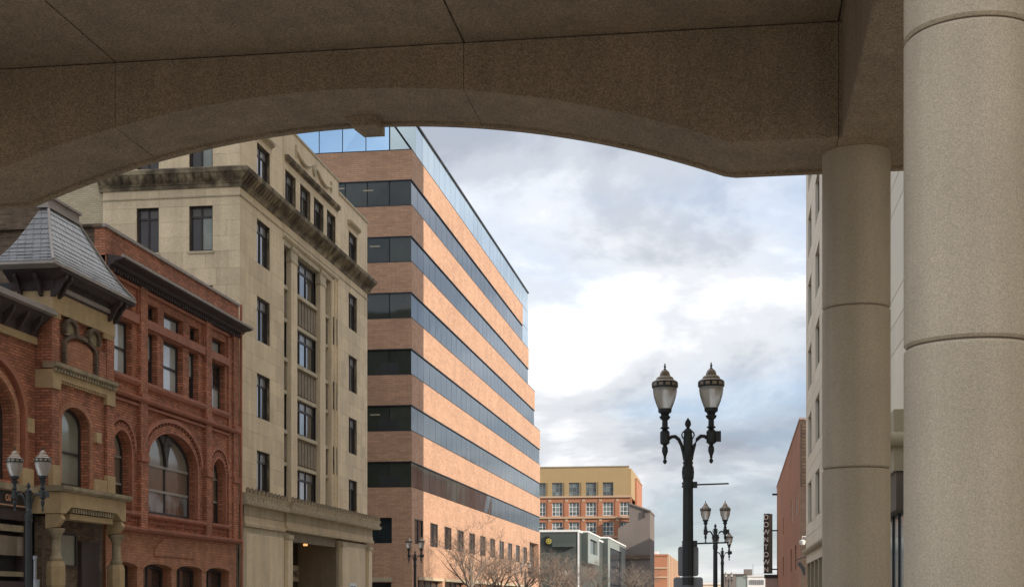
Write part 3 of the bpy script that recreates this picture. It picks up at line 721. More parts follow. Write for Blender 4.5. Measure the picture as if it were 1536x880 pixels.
    for c in (45.55, 47.3):
        MB().fprism(T, ring(c - .36, c + .36, 10.47, 10.74, .12, leg=.16), -.14, .06).build('blind_hood', OLDB, B)
        MB().fprism(T, arch(c - .355, c + .355, 10.29, 10.47, 10.735), -.14, -.06).build('hood_fill', SANDG, B)
    MB().fprism(T, ring(45.25, 47.5, 9.95, 10.3, .14, leg=.65), -.14, .02).build('niche_arch', OLDB, B)
    MB().fprism(T, arch(45.4, 47.35, 9.26, 9.95, 10.2), -.14, -.06).build('niche_panel', REDL, B)
    for a, b in ((47.75, 48.3),): MB().fbox(T, a, b, 9.3, 10.2, -.14, -.01).build('niche_jamb', REDB, B)
    # mid band: toothed sill above, dog-leg lintel below
    m = MB().frun(T, s0 - .05, s1 + .05, [(-.3, 9.05), (.05, 9.05), (.16, 9.12), (.16, 9.24), (-.3, 9.24)]); m.build('sill_band', SANDG, B)
    m = MB(); pitch = .21
    for i in range(23): s = s0 + i * pitch; m.fbox(T, s, s + .11, 8.95, 9.046, 0, .12)
    m.build('teeth', SANDG, B, kind='stuff')
    MB().fprism(T, [(s0 - .03, 8.40), (44.75, 8.40), (44.75, 8.72), (48.3, 8.72), (48.3, 8.40), (s1 + .03, 8.40), (s1 + .03, 8.945), (s0 - .03, 8.945)], -.3, .04).build('stone_lintel', SANDS, B)
    m = MB()
    for i in range(20): s = 44.8 + i * .175; m.fbox(T, s, s + .085, 8.63, 8.715, -.08, .02)
    m.build('teeth', SANDS, B, kind='stuff')
    MB().fbox(N_, -22.9, -21.47, 8.42, 9.0, -.4, .02).build('stone_band', SANDS, B)
    # arched window with brick ring
    MB().fprism(T, ring(44.946, 47.104, 7.4, 7.994, .2, leg=2.0), -.10, -.03).build('arch_ring', REDL, B)
    window(B, T, 44.97, 47.08, 5.38, 7.97, -.42, zs=7.4, frame=.10, rails=(6.5,), panes=[GLASSV, GLASSV], fw=.08)
    MB().fbox(T, 44.98, 45.75, 5.42, 7.5, -.418, -.405).build('curtain', CURT, B)
    for a, b, z0, z1 in ((44.18, 44.73, 5.28, 5.95), (48.34, 48.98, 5.28, 5.95), (47.45, 47.85, 7.0, 7.35), (47.3, 48.3, 5.28, 5.75)):
        MB().fbox(T, a, b, z0, z1, -.12, .04).build('quoin_block', SANDS, B)
    # balcony ledge, entablature, corbels, dwarf columns
    MB().frun(T, s0 - .3, s1 + .3, [(-.6, 5.08), (.45, 5.08), (.55, 5.16), (.55, 5.27), (-.6, 5.27)]).build('ledge', SANDG, B)
    MB().fprism(Fr('X', -21.1, 1), [(44.0, 4.38), (44.35, 4.38), (44.75, 4.62), (48.3, 4.62), (48.7, 4.38), (49.05, 4.38), (49.05, 5.07), (44.0, 5.07)], -1.0, 0).build('entablature', SANDS, B)
    MB().fbox(Fr('X', -21.1, 1), 44.9, 48.2, 4.24, 4.42, -.6, -.12).build('soffit_beam', SANDS, B)
    m = MB()
    for i in range(17): s = 44.95 + i * .19; m.fbox(Fr('X', -21.1, 1), s, s + .1, 4.45, 4.6, -.3, -.04)
    m.build('teeth', SANDG, B, kind='stuff')
    for yc in (44.15, 48.8):
        xc = -21.35
        MB().fprism(Fr('Y', yc - .12, -1), [(xc - .3, 4.36), (xc + .2, 4.36), (xc + .28, 4.2), (xc + .1, 3.95), (xc - .3, 3.9)], -.24, 0, back=True).build('corbel', SANDS, B)
        MB().lathe([(.28, 3.9), (.28, 3.84), (.21, 3.74), (.17, 3.66), (.17, 3.6)], xc, yc, 16).build('column_capital', SANDG, B, smooth=True)
        MB().lathe([(.145, 3.6), (.15, 3.05), (.19, 3.0), (.21, 2.92), (.19, 2.86)], xc, yc, 16).build('column_shaft', SANDG, B, smooth=True)
        MB().lathe([(.26, 2.855), (.31, 2.7), (.31, 2.1), (.22, 1.9), (.22, .4), (.3, .3), (.3, 0)], xc, yc, 8).build('column_pedestal', SANDS, B)
    MB().box(-22.15, -21.9, 44.3, 48.9, 0, 4.3).build('porch_wall', OLDB, B)
    window(B, Fr('X', -21.9, 1), 45.0, 46.7, 2.7, 3.85, .03, frame=.08, panes=[GLASSV], name='porch_window')
    MB().box(-21.89, -21.75, 46.9, 48.3, 0, 3.6).build('door', WOODD, B)
    # bracketed dark cornice under the roof
    for nm, mt, prof in (('cornice', WOODD, [(-.3, 11.5), (.06, 11.5), (.10, 11.62), (.12, 11.8), (.45, 11.98), (.56, 12.02), (.56, 12.1), (-.3, 12.12)]),):
        m = MB(); n = len(prof); cx, cy = -21.5, 44.2
        a = [(cx + d, s1 + d, z) for d, z in prof]; b = [(cx + d, cy - d, z) for d, z in prof]; c = [(-22.9, cy - d, z) for d, z in prof]; e = [(-22.9, s1 + d, z) for d, z in prof]
        for A, Bq in ((e, a), (a, b), (b, c)): m.add(A + Bq, [(i, (i + 1) % n, (i + 1) % n + n, i + n) for i in range(n)])
        m.build(nm, mt, B)
    MB().fbox(T, 44.4, 48.7, 11.56, 11.70, .0, .13).build('panel_strip', WOODL, B)
    for s in (44.12, 44.5, 48.35, 48.8):
        MB().fprism(Fr('Y', s, -1), [(-21.52, 11.95), (-20.98, 11.98), (-20.98, 11.86), (-21.12, 11.74), (-21.3, 11.4), (-21.42, 11.3), (-21.52, 11.3)], -.12, 0, back=True).build('bracket', WOODD, B)
    for s in (-21.9, -22.6): MB().fprism(Fr('X', s, 1), [(44.22, 11.95), (43.68, 11.98), (43.68, 11.86), (43.85, 11.7), (44.05, 11.35), (44.22, 11.3)], 0, .12, back=True).build('bracket', WOODD, B)
    m = MB()
    for i in range(26): s = 44.15 + i * .185; m.fbox(T, s, s + .09, 11.82, 11.95, .1, .3)
    m.build('dentils', WOODD, B, kind='stuff')
    # eave board
    m = MB(); m.box(-23.0, -20.88, 43.05, 43.2, 12.11, 12.2); m.box(-21.03, -20.88, 43.2, 49.45, 12.11, 12.2); m.box(-23.0, -21.03, 43.2, 49.4, 12.09, 12.13)
    m.build('eave', WOODL, B)
    A0, A1, A2, A3 = Vector((-20.93, 43.1, 12.21)), Vector((-20.93, 49.4, 12.21)), Vector((-22.95, 49.4, 12.21)), Vector((-22.95, 43.1, 12.21))
    C0, C1, C2, C3 = Vector((-21.85, 44.65, 14.27)), Vector((-21.85, 46.9, 14.27)), Vector((-22.1, 46.9, 14.27)), Vector((-22.1, 44.65, 14.27))
    sag = lambda t: -.22 * math.sin(PI * t) * (1 - .45 * t)
    def lv(P, Q, t):
        p = P.lerp(Q, t); p.z += sag(t); return p
    m = MB(); K = 9
    rings = [[lv(P, Q, k / K) - Vector((0, 0, .03)) for P, Q in ((A0, C0), (A1, C1), (A2, C2), (A3, C3))] for k in range(K + 1)]
    m.add([v for r in rings for v in r], [(4 * k + i, 4 * k + (i + 1) % 4, 4 * k + 4 + (i + 1) % 4, 4 * k + 4 + i) for k in range(K) for i in range(4)] + [(4 * K, 4 * K + 1, 4 * K + 2, 4 * K + 3)])
    m.build('mansard_deck', SLATE, B)
    for (P0, P1, Q0, Q1, up) in ((A0, A1, C0, C1, Vector((1, 0, .6))), (A3, A0, C3, C0, Vector((0, -1, 1)))):
        up = up.normalized(); rows = 12
        for k in range(rows):
            ta, tb = k / rows, min(1, (k + 1.12) / rows)
            La, Ra, Lb, Rb = lv(P0, Q0, ta), lv(P1, Q1, ta), lv(P0, Q0, tb), lv(P1, Q1, tb)
            ax = (Ra - La).normalized(); wa = (Ra - La).length; off = (Lb - La).dot(ax); wb = (Rb - Lb).length
            w = .26; x = -(w / 2 if k % 2 else 0)
            down = Lb - La - ax * off
            while x < wa:
                xa, xb = max(x + .006, 0), min(x + w - .006, wa)
                ta_, tb_ = max(x + .006, off), min(x + w - .006, off + wb)
                x += w
                if xb - xa < .03: continue
                if tb_ - ta_ < .01: mid = min(max((xa + xb) / 2, off), off + wb); ta_, tb_ = mid - .005, mid + .005
                lift = up * (.020 + RND.uniform(0, .010)); th = up * .012
                q = [La + ax * xa + lift, La + ax * xb + lift, La + ax * tb_ + down + up * .008, La + ax * ta_ + down + up * .008]
                MB().add(q + [v - th for v in q], [(0, 1, 2, 3), (4, 5, 6, 7), (0, 1, 5, 4), (1, 2, 6, 5), (2, 3, 7, 6), (3, 0, 4, 7)]).build('slate', SLATE, B)
    for P, Q in ((A0, C0), (A1, C1)): MB().tube([lv(P, Q, t / 9) + Vector((.01, -.01, .03)) for t in range(10)], .045, 6).build('hip_roll', WOODL, B)
    MB().box(-22.2, -21.78, 44.55, 47.0, 14.27, 14.34).box(-22.12, -21.85, 44.62, 46.93, 14.34, 14.62).box(-22.2, -21.78, 44.55, 47.0, 14.62, 14.70).build('roof_curb', WOODL, B)

    # ---------------- left wing
    L_ = Fr('X', -22.07, 1)
    la = arch(38.2, 43.1, 5.3, 7.2, 9.1, 24)
    MB().fprism(L_, rect(34, 44.18, 5.2, 9.75), -.6, 0, [arch(39.2, 42.75, 5.3, 7.2, 8.5, 20)]).build('wing_wall', REDB, B)
    MB().fprism(L_, ring(39.196, 42.754, 7.2, 8.504, .22, leg=1.9), 0, .10).build('arch_ring', REDL, B)
    MB().fprism(L_, ring(38.75, 43.2, 7.3, 8.95, .20, leg=2.0), 0, .17).build('arch_ring', REDT, B)
    window(B, L_, 39.22, 42.73, 5.32, 8.48, -.4, zs=7.2, frame=.12, rails=(6.4,), mulls=(41.0,), panes=[GLASSB, GLASSB, GLASSV, GLASSV], fw=.1)
    MB().fbox(L_, 34, 44.15, 9.76, 10.0, -.4, .10).build('stone_band', SANDS, B)
    MB().fbox(L_, 43.3, 43.75, 6.9, 7.35, -.1, .2).build('quoin_block', SANDS, B)
    MB().fbox(L_, 42.95, 43.7, 5.2, 5.75, -.1, .2).build('quoin_block', SANDS, B)
    MB().frun(L_, 34, 44.16, [(-.4, 10.0), (.12, 10.0), (.16, 10.3), (.55, 10.62), (.55, 10.7), (-.4, 10.72)]).build('cornice', WOODD, B)
    for i in range(6): MB().fprism(Fr('Y', 43.6 - i * .9, -1), [(-21.95, 10.6), (-21.55, 10.6), (-21.6, 10.4), (-21.85, 10.05), (-21.95, 10.0)], -.14, 0, back=True).build('bracket', WOODD, B)
    MB().frun(L_, 34, 44.3, [(.45, 10.66), (.72, 10.70), (.72, 10.80), (.66, 10.82), (.66, 10.9), (.45, 10.9)]).build('gutter', WOODL, B)
    MB().box(-34, -22.0, 34, 44.15, 10.9, 11.0).build('wing_roof', ROOFM, B)
    # shopfront of the wing
    MB().fbox(L_, 34, 44.0, 5.0, 5.19, -.3, .25).build('ledge', SANDG, B)
    MB().fbox(L_, 34, 43.7, 4.45, 4.98, -.2, .06).build('sign_fascia', SIGNK, B)
    MB().fbox(L_, 34, 43.7, 4.98, 5.01, .05, .09).fbox(L_, 34, 43.7, 4.52, 4.56, .05, .09).build('fascia_trim', PEACH, B)
    txt(B, 'or', (-21.98, 42.05, 4.66), .46, (PI / 2, 0, PI / 2), PEACH, .02)
    for z0, z1, mt in ((4.1, 4.44, WOODD), (3.75, 3.95, SANDG), (3.0, 3.6, GLASST), (2.35, 2.5, SANDG), (2.0, 2.2, WOODD)):
        MB().fbox(L_, 34, 43.5, z0, z1, -.3, -.02 if mt is not WOODD else .03).build('shopfront_rail', mt, B)
    MB().fbox(L_, 34, 44.15, 0, 4.44, -.7, -.31).build('shopfront_wall', DARK, B)
    for s in (36, 38.6, 41.2, 43.45): MB().fbox(L_, s, s + .2, 0, 4.44, -.3, .05).build('shopfront_post', WOODD, B)
red_building()

# ------------------------------------------------------------------ striped office building
def striped_office():
    B = thing('striped_office_building', 'long salmon brick office block with dark glass ribbon windows and stepped far end', 'building', (-27, 135, 0))
    F, G = Fr('X', -22.5, 1), Fr('Y', 102, -1)
    XL = -48
    bricks = [(9.65, 11.5, None)]
    gb = [9.65, 13.65, 17.65, 21.65, 25.65, 29.65]
    ends = {9.65: 172.4, 13.65: 172.4, 17.65: 172.4, 21.65: 167.7, 25.65: 162.6, 29.65: 157.9}
    bends = {11.5: 172.4, 15.5: 172.4, 19.5: 172.4, 23.5: 167.7, 27.5: 162.6, 31.5: 157.9}
    for z in gb:
        t = z + 1.85; ze = z + 4.0 if t < 31 else 33.6
        MB().box(XL, -22.5, 102, bends[t], t, ze).build('brick_band', OFFB, B)
        MB().box(XL, -22.49, 101.99, bends[t] + .01, t - .07, t - .002).box(XL, -22.49, 101.99, bends[t] + .01, ze - .001, ze + .055).build('sill_trim', MULL, B)
        MB().box(XL + .2, -22.66, 102.16, ends[z] - .16, z, t).build('band_backing', MULL, B)
        n = round((ends[z] - 102) / 2.2); w = (ends[z] - 102) / n
        for i in range(n):
            MB().fpane(F, 102 + .06 * (i == 0) + i * w + .03, 102 + (i + 1) * w - .03, z + .06, t - .075, -.12, -.08).build('glass_pane', GLASSO, B)
        n = 9; w = 1.62
        for i in range(n):
            b = -22.52 - i * w
            MB().fpane(G, b - w + .035, b - .035, z + .06, t - .075, -.12, -.08).build('glass_pane', GLASSD, B)
        if z in (13.65, 25.65, 29.65):
            for q in range(2 if z < 20 else 3):
                x = -24.0 - q * 2.1 - (z % 3) * .5; zz_ = z + 1.15 + .22 * (q % 2)
                MB().fbox(G, x - .75, x, zz_, zz_ + .09, -.079, -.072).build('ceiling_light_glint', TUBEL, B)  # strips on the pane face painting the glint of light fixtures
        if z in (9.65, 13.65, 17.65):
            MB().fbox(G, -24.9, -23.5, z + .07, z + .9, -.079, -.073).build('office_partition', DARK, B)
    # penthouse glazing, chamfered corner
    MB().box(XL, -24.16, 102.3, 157.7, 33.6, 35.9).box(-24.2, -22.72, 103.9, 157.7, 33.6, 35.9).build('penthouse_backing', MULL, B)
    MB().add([(-24.16, 102.2, 33.66), (-22.72, 103.8, 33.66), (-24.16, 103.8, 33.66), (-24.16, 102.2, 35.88), (-22.72, 103.8, 35.88), (-24.16, 103.8, 35.88)], [(0, 1, 4, 3), (0, 1, 2), (3, 4, 5)]).build('corner_backing', MULL, B)
    for i in range(10):
        b = -24.14 - i * 1.72
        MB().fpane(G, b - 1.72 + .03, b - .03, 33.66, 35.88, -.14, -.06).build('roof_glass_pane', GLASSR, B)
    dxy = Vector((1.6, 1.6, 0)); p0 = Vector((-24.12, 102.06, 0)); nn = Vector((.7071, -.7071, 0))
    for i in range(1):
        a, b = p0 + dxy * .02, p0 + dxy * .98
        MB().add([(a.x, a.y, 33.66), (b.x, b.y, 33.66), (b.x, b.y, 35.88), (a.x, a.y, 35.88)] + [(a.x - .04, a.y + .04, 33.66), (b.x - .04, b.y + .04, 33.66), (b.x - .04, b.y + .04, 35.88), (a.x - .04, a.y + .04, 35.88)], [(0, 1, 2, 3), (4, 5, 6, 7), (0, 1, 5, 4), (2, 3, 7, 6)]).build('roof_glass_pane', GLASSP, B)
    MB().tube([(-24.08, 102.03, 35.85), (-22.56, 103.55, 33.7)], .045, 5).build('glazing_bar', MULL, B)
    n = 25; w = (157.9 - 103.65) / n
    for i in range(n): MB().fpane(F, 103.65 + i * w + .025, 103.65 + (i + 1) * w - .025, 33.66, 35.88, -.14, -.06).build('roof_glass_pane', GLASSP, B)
    MB().box(XL, -24.1, 101.96, 157.9, 35.9, 36.02).add([(-24.12, 101.96, 35.9), (-22.46, 103.6, 35.9), (-22.46, 162.6, 35.9), (-24.12, 162.6, 35.9), (-24.12, 101.96, 36.02), (-22.46, 103.6, 36.02), (-22.46, 162.6, 36.02), (-24.12, 162.6, 36.02)],
        [(0, 1, 2, 3), (4, 5, 6, 7), (0, 1, 5, 4), (1, 2, 6, 5), (2, 3, 7, 6)]).build('coping', MULL, B)
    # glazed stair at the far end of the top storeys
    MB().box(-34, -22.72, 158.0, 162.4, 29.7, 35.88).build('stair_backing', MULL, B)
    for i in range(2):
        for z0, z1 in ((29.72, 31.7), (31.76, 33.7), (33.76, 35.88)):
            MB().fpane(F, 157.95 + i * 2.3, 160.2 + i * 2.3, z0, z1, -.14, -.06).build('roof_glass_pane', GLASSP, B)
    # base storeys with punched windows
    wp = [(621.8, 634.8), (645, 657.5), (666, 678), (685.7, 696), (703.6, 713), (720, 728.6), (734.8, 742.7), (748.6, 756), (761.6, 768.6), (773.6, 780), (785, 791)]
    s0 = yX(621.8, -22.5); pitch = (yX(785, -22.5) - s0) / 10
    ws = [(s0 + i * pitch, s0 + i * pitch + 2.95) for i in range(11)]
    rec = (yX(794.5, -22.5), yX(808, -22.5))
    shops = [(104.0, 113.2), (114.2, 123.4), (124.4, 133.6), (134.6, 143.8), (144.8, 154.0), (155.0, 164.2)]
    m = MB(); m.fprism(F, rect(102.004, 172.4, 0, 9.65), -.6, 0, [rect(a, b, 5.68, 7.47) for a, b in ws] + [rect(rec[0], rec[1], 4.2, 8.2)] + [rect(a, b, .0 + .05, 3.1) for a, b in shops])
    m.build('base_wall', OFFB, B)
    MB().fprism(G, rect(XL, -22.502, 0, 9.65), -.6, .0, [rect(-25.9 - .0, -23.95, 5.68, 7.5), rect(-31.5, -27.2, 5.68, 7.5), rect(-30.0, -24.0, .05, 2.9)]).build('base_wall', OFFB, B)
    MB().box(XL, -23.15, 102.7, 172.2, 0, 9.6).build('base_core', DARK, B)
    for a, b in ws: window(B, F, a + .01, b - .01, 5.69, 7.46, -.09, frame=.05, sash=MULL, mulls=((a + b) / 2,), panes=[GLASSO])
    window(B, G, -25.89, -23.96, 5.69, 7.49, -.2, frame=.05, sash=MULL, mulls=(-24.9,), panes=[GLASSO])
    for a, b in shops:
        MB().fbox(F, a - .1, b + .1, 3.11, 3.32, -.3, .12).build('shop_lintel', LIMEC, B)
        window(B, F, a + .02, b - .02, .06, 3.09, -.45, frame=.06, sash=MULL, rails=(2.3,), mulls=(a + 2.3, a + 4.6, a + 6.9), panes=[GLASSO], name='shop_window')
    MB().fbox(G, -30.1, -23.9, 2.95, 3.25, -.3, .12).build('shop_lintel', LIMEC, B)
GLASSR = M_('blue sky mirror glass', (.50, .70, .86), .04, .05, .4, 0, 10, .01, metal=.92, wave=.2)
TUBEL = M_('painted ceiling light glint', (.42, .36, .22), .5, .2, 3, 0, 10, 0)
striped_office()

# ------------------------------------------------------------------ right side: pale precast tower
def precast_tower():
    B = thing('precast_office_tower', 'pale precast concrete office tower with square dark windows behind the columns', 'building', (9, 58, 0))
    F = Fr('X', 4.5, -1); H_ = 51.2; p = 3.95; z0 = 4.75
    MB().box(4.9, 9.5, 24.3, 91.4, 0, H_).build('core', MULL, B)
    MB().box(4.4, 9.6, 24, 91.85, H_, H_ + .4).build('coping', PALE, B)
    # rows: from the photo, sills at about 6.5 + k*3.95, 2.55 m tall
    cols = [(85.7, 89.35), (77.9, 81.6)] + [(77.9 - 7.8 * k, 81.6 - 7.8 * k) for k in range(1, 5)]
    rows = [(6.15 + p * k, 8.55 + p * k) for k in range(11)]
    panels = []
    eds = sorted({24.0, 91.8, *[c[0] for c in cols], *[c[1] for c in cols], 38.2, 32.0, 28.0, 43.0})
    zl = [4.75]
    for a, b in rows: zl += [a, b]
    zl += [H_]
    cnt = 0; rest = MB()
    for k in range(len(zl) - 1):
        isw = k % 2 == 1
        for a, b in zip(eds, eds[1:]):
            if isw and any(abs(a - c[0]) < .01 for c in cols):
                zz0, zz1 = zl[k], zl[k + 1]
                w = MB().fprism(F, rect(a, b, zz0, zz1), -.3, -.16, [rect(a + .08, b - .08, zz0 + .08, zz1 - .08)]).build('window', MULL, B)
                MB().fpane(F, a + .07, (a + b) / 2 - .03, zz0 + .07, zz1 - .07, -.28, -.24).build('pane', GLASSO, w)
                MB().fbox(F, (a + b) / 2 + .03, b - .07, zz0 + .07, zz1 - .07, -.28, -.24).build('pane', GLASSO, w)
                continue
            # each course of the spandrel is halved by a horizontal joint
            halves = [(zl[k], zl[k + 1])] if isw or k == len(zl) - 2 else [(zl[k], (zl[k] + zl[k + 1]) / 2), ((zl[k] + zl[k + 1]) / 2, zl[k + 1])]
            for u, v in halves:
                q = MB()
                q.fbox(F, a + .015, b - .015, u + .015, v - .015, -.4, 0)
                q.build('wall_panel', PALE, B)
    MB().box(13.0, 20, -40, 23.85, 0, 41).build('sun_block_core', PALE, B)  # unseen wing added to keep the sun off the columns
    for k in range(10):
        for j in range(8): MB().box(12.9, 12.99, -40 + j * 8.0 + .02, -32.03 + j * 8.0 + .02 - .0, 1 + k * 3.9, 4.87 + k * 3.9).build('wall_panel', PALE, B)  # panel facing of the added sun-blocking wing
    # end wall, returns
    MB().box(4.52, 9.5, 91.42, 91.8, 4.75, H_).build('end_wall', PALE, B)
    MB().box(4.52, 9.5, 23.9, 24.28, 0, H_).build('end_wall', PALE, B)
    # ground storey: rounded string, frieze, piers and glazing
    m = MB().tube([(4.44, 46.5, 4.55), (4.44, 92.0, 4.55)], .17, 12); m.build('round_string', TANB, B, smooth=True)
    MB().fbox(F, 46.5, 91.8, 3.85, 4.42, -.4, -.02).build('frieze', PALE, B)
    for i in range(12):
        y = 91.1 - i * 3.9
        if y > 46: MB().fbox(F, y, y + .7, 0, 3.84, -.4, -.05).build('pier', TANB, B)
    MB().fbox(F, 46.5, 91.8, 0, 3.84, -.9, -.8).build('shop_glazing', GLASSO, B)
    # deep entrance portal near the columns
    MB().box(4.04, 4.9, 38.0, 46.4, 4.87, 6.42).build('portal_beam', TANB, B)
    MB().box(4.1, 4.9, 38.06, 46.4, 3.9, 4.86).build('portal_soffit', DARKTAN, B)
    MB().tube([(4.04, 37.98, 5.66), (4.04, 46.45, 5.66)], .19, 14).tube([(3.86, 37.98, 5.66), (4.95, 37.98, 5.66)], .19, 14).build('portal_tube', TANB, B, smooth=True)
    for y in (38.2, 39.6, 41.05, 42.5, 43.9):
        w = MB().box(4.32, 4.42, y, y + .07, 0, 3.89).build('mullion', MULL, B)
        MB().box(4.36, 4.40, y + .08, y + 1.38, .05, 3.88).build('door_pane', GLASSP, B)
DARKTAN = M_('dark tan soffit', (.14, .11, .08), .9, .2, 1, .1, 12, .1)
precast_tower()
def right_fittings():
    x, y = at(1197, 88)
    t = thing('flood_light', 'dark grey box floodlight on a wall bracket low at the tower corner', 'lamp', (4.3, 91.9, 3.9))
    MB().fprism(Fr('Y', 92.2, -1), [(3.95, 3.86), (4.12, 4.0), (4.45, 3.6), (4.45, 3.15), (4.35, 3.15), (4.26, 3.45)], 0, .4, back=True).build('housing', GALVD, t)
    MB().tube([(4.5, 92.0, 4.3), (3.9, 92.0, 4.1)], .04, 6).build('bracket', GALVD, t)
    t = thing('security_camera', 'small white security camera fixed near the top of the tower ground floor', 'camera', (4.3, 95, 5.3))
    z = zY(1204, 810, 95); xx = xY(1203.5, 95)
    MB().lathe([(.02, z - .3), (.16, z - .26), (.2, z - .1), (.2, z), (.05, z + .05)], xx, 95, 12).build('dome', PALEG, t, smooth=True)
    MB().tube([(xx, 95, z), (xx, 95, z + .25), (4.75, 95, z + .25), (4.75, 101.9, z + .25)], .04, 6).build('arm', PALEG, t)
GALVD = M_('dark grey lamp housing', (.14, .14, .14), .5, .2, 3, .1, 20, .05)
right_fittings()

# ------------------------------------------------------------------ right side: brown-red brick block with blade sign
def brown_block():
    B = thing('brown_brick_building', 'plain brown red brick block with slit windows beyond the pale tower', 'building', (9, 128, 0))
    F = Fr('X', 4.6, -1)
    z0, z1 = 13.95, 13.3
    P = [(102.004, 0), (154.5, 0), (154.5, z1), (102.004, z0)]
    def r(px, py1, py2, wd):
        s = yX(px, 4.6); return (s, s + wd, zX(px, py2, 4.6), zX(px, py1, 4.6))
    wl = [r(1195.5, 738, 771, 2.2), r(1188.5, 748, 782, 2.2), r(1175.5, 775, 800, 1.6), r(1194.5, 816, 853, 2.2), r(1187.5, 822, 856, 2.2), r(1175.5, 834, 863, 2.0)]
    MB().fprism(F, P, -.4, 0, [rect(*w) for w in wl]).build('wall', RB2, B)
    MB().box(4.61, 25, 102, 102.4, 0, 13.9).build('near_wall', OLDR, B)
    MB().box(5.0, 25, 102.4, 154.4, 0, 13.0).build('core', MULL, B)
    MB().box(4.62, 25, 154.1, 154.5, 0, 13.3).build('far_wall', RB2, B)
    MB().add([(4.55, 101.95, z0), (4.9, 101.95, z0), (4.9, 154.6, z1), (4.55, 154.6, z1), (4.55, 101.95, z0 + .14), (4.9, 101.95, z0 + .14), (4.9, 154.6, z1 + .14), (4.55, 154.6, z1 + .14)],
             [(0, 1, 2, 3), (4, 5, 6, 7), (0, 3, 7, 4), (1, 2, 6, 5), (0, 1, 5, 4), (2, 3, 7, 6)]).box(4.9, 25, 101.95, 102.42, 13.9, 14.05).build('coping', PINKW, B)
    m = MB()
    for i in range(18): m.box(4.72, 4.98, 101.96, 102.0, 9.4 + i * .24, 9.4 + i * .24 + .12)
    m.build('quoin_course', OLDB, B, kind='stuff')
    for i, w in enumerate(wl):
        window(B, F, w[0], w[1], w[2], w[3], -.1 if i < 2 else -.2, frame=.1, sash=PALEG if i < 2 else MULL, panes=[GLASSC if i < 2 else GLASSO])
OLDR = M_('dark brown brick', (.13, .085, .06), .9, .2, 1, .1, 8, .1, brick=(.5, .14, .012, (.11, .08, .06), .15))
brown_block()
def rear_brick():
    B = thing('rear_brick_building', 'red brick building behind the brown block, mirrored in the lowest ribbon windows', 'building', (16, 290, 0))
    F = Fr('X', 10.5, -1)
    for y0, y1, h, mt in ((250, 290, 25, REDL), (291, 300, 26, LIMEC), (301, 334, 26, REDL), (306, 320, 32, OLDR)):
        if h == 32: MB().box(11.5, 24, y0, y1, 23, h).build('stair_tower', mt, B); continue
        n = int((y1 - y0) / 4.2); hs = [rect(y0 + 1.2 + 4.2 * i, y0 + 3.2 + 4.2 * i, 2 + 4 * k, 4.3 + 4 * k) for i in range(n) for k in range(5)]
        MB().fprism(F, rect(y0, y1, 0, h), -.4, 0, hs).build('wall', mt, B)
        MB().box(10.95, 26, y0, y1, 0, h - .4).build('core', GLASSB, B)
        MB().box(10.2, 10.9, y0 - .1, y1 + .1, h, h + .5).build('cornice', LIMEC, B)
rear_brick()
def blade_sign():
    Y = 152.0; xc = xY(1152.3, Y); zt, zb = zY(1152, 770, Y), zY(1152, 859.5, Y)
    t = thing('blade_sign', 'tall black vertical sign reading DOWNTOWN on the brown brick building', 'sign', (xc, Y, zb))
    a = math.radians(-24); R_ = Matrix.Rotation(a, 3, 'Z')
    def bx(x0, x1, y0, y1, z0, z1, nm, mt):
        m = MB().box(x0, x1, y0, y1, z0, z1); m.v = [tuple(R_ @ Vector((v[0], v[1], 0)) + Vector((xc, Y, v[2]))) for v in m.v]; return m.build(nm, mt, t)
    bx(-.26, .26, -.5, .5, zb, zt, 'sign_box', SIGNT)
    bx(-.265, .265, -.53, -.501, zb + .02, zt - .02, 'sign_face', SIGNK)
    # eight letters stacked, one object each
    n = 8; h = (zt - zb) / n
    for i, ch in enumerate('DOWNTOWN'):
        p = R_ @ Vector((0, -.545, 0))
        txt(t, ch, (xc + p.x, Y + p.y, zt - h * (i + .80)), .74, (PI / 2, 0, a), WHITE, .01, name='letter', align='CENTER')
    for py in (795, 853):
        z = zY(1152, py, Y); MB().box(xc + .2, 4.62, Y + .3, Y + .42, z - .07, z + .07).build('bracket', SIGNK, t)
    z = zY(1152, 741, Y + 1.5); MB().box(4.1, 4.62, Y + 1.5, Y + 1.62, z - .1, z + .1).build('bracket', SIGNK, t)
    t = thing('marquee_canopy', 'small pinkish canopy box with dark top under the DOWNTOWN sign', 'canopy', (3.6, 152.5, 2.5))
    a, b = xY(1147, 151), xY(1164, 151); z = zY(1155, 861, 151); z2 = zY(1155, 866, 151)
    MB().box(a, 4.58, 150.8, 154, z2, z).build('canopy_roof', SIGNK, t)
    MB().box(a + .12, 4.58, 150.9, 153.9, .6, z2 - .005).build('canopy_body', PINKW, t)
blade_sign()

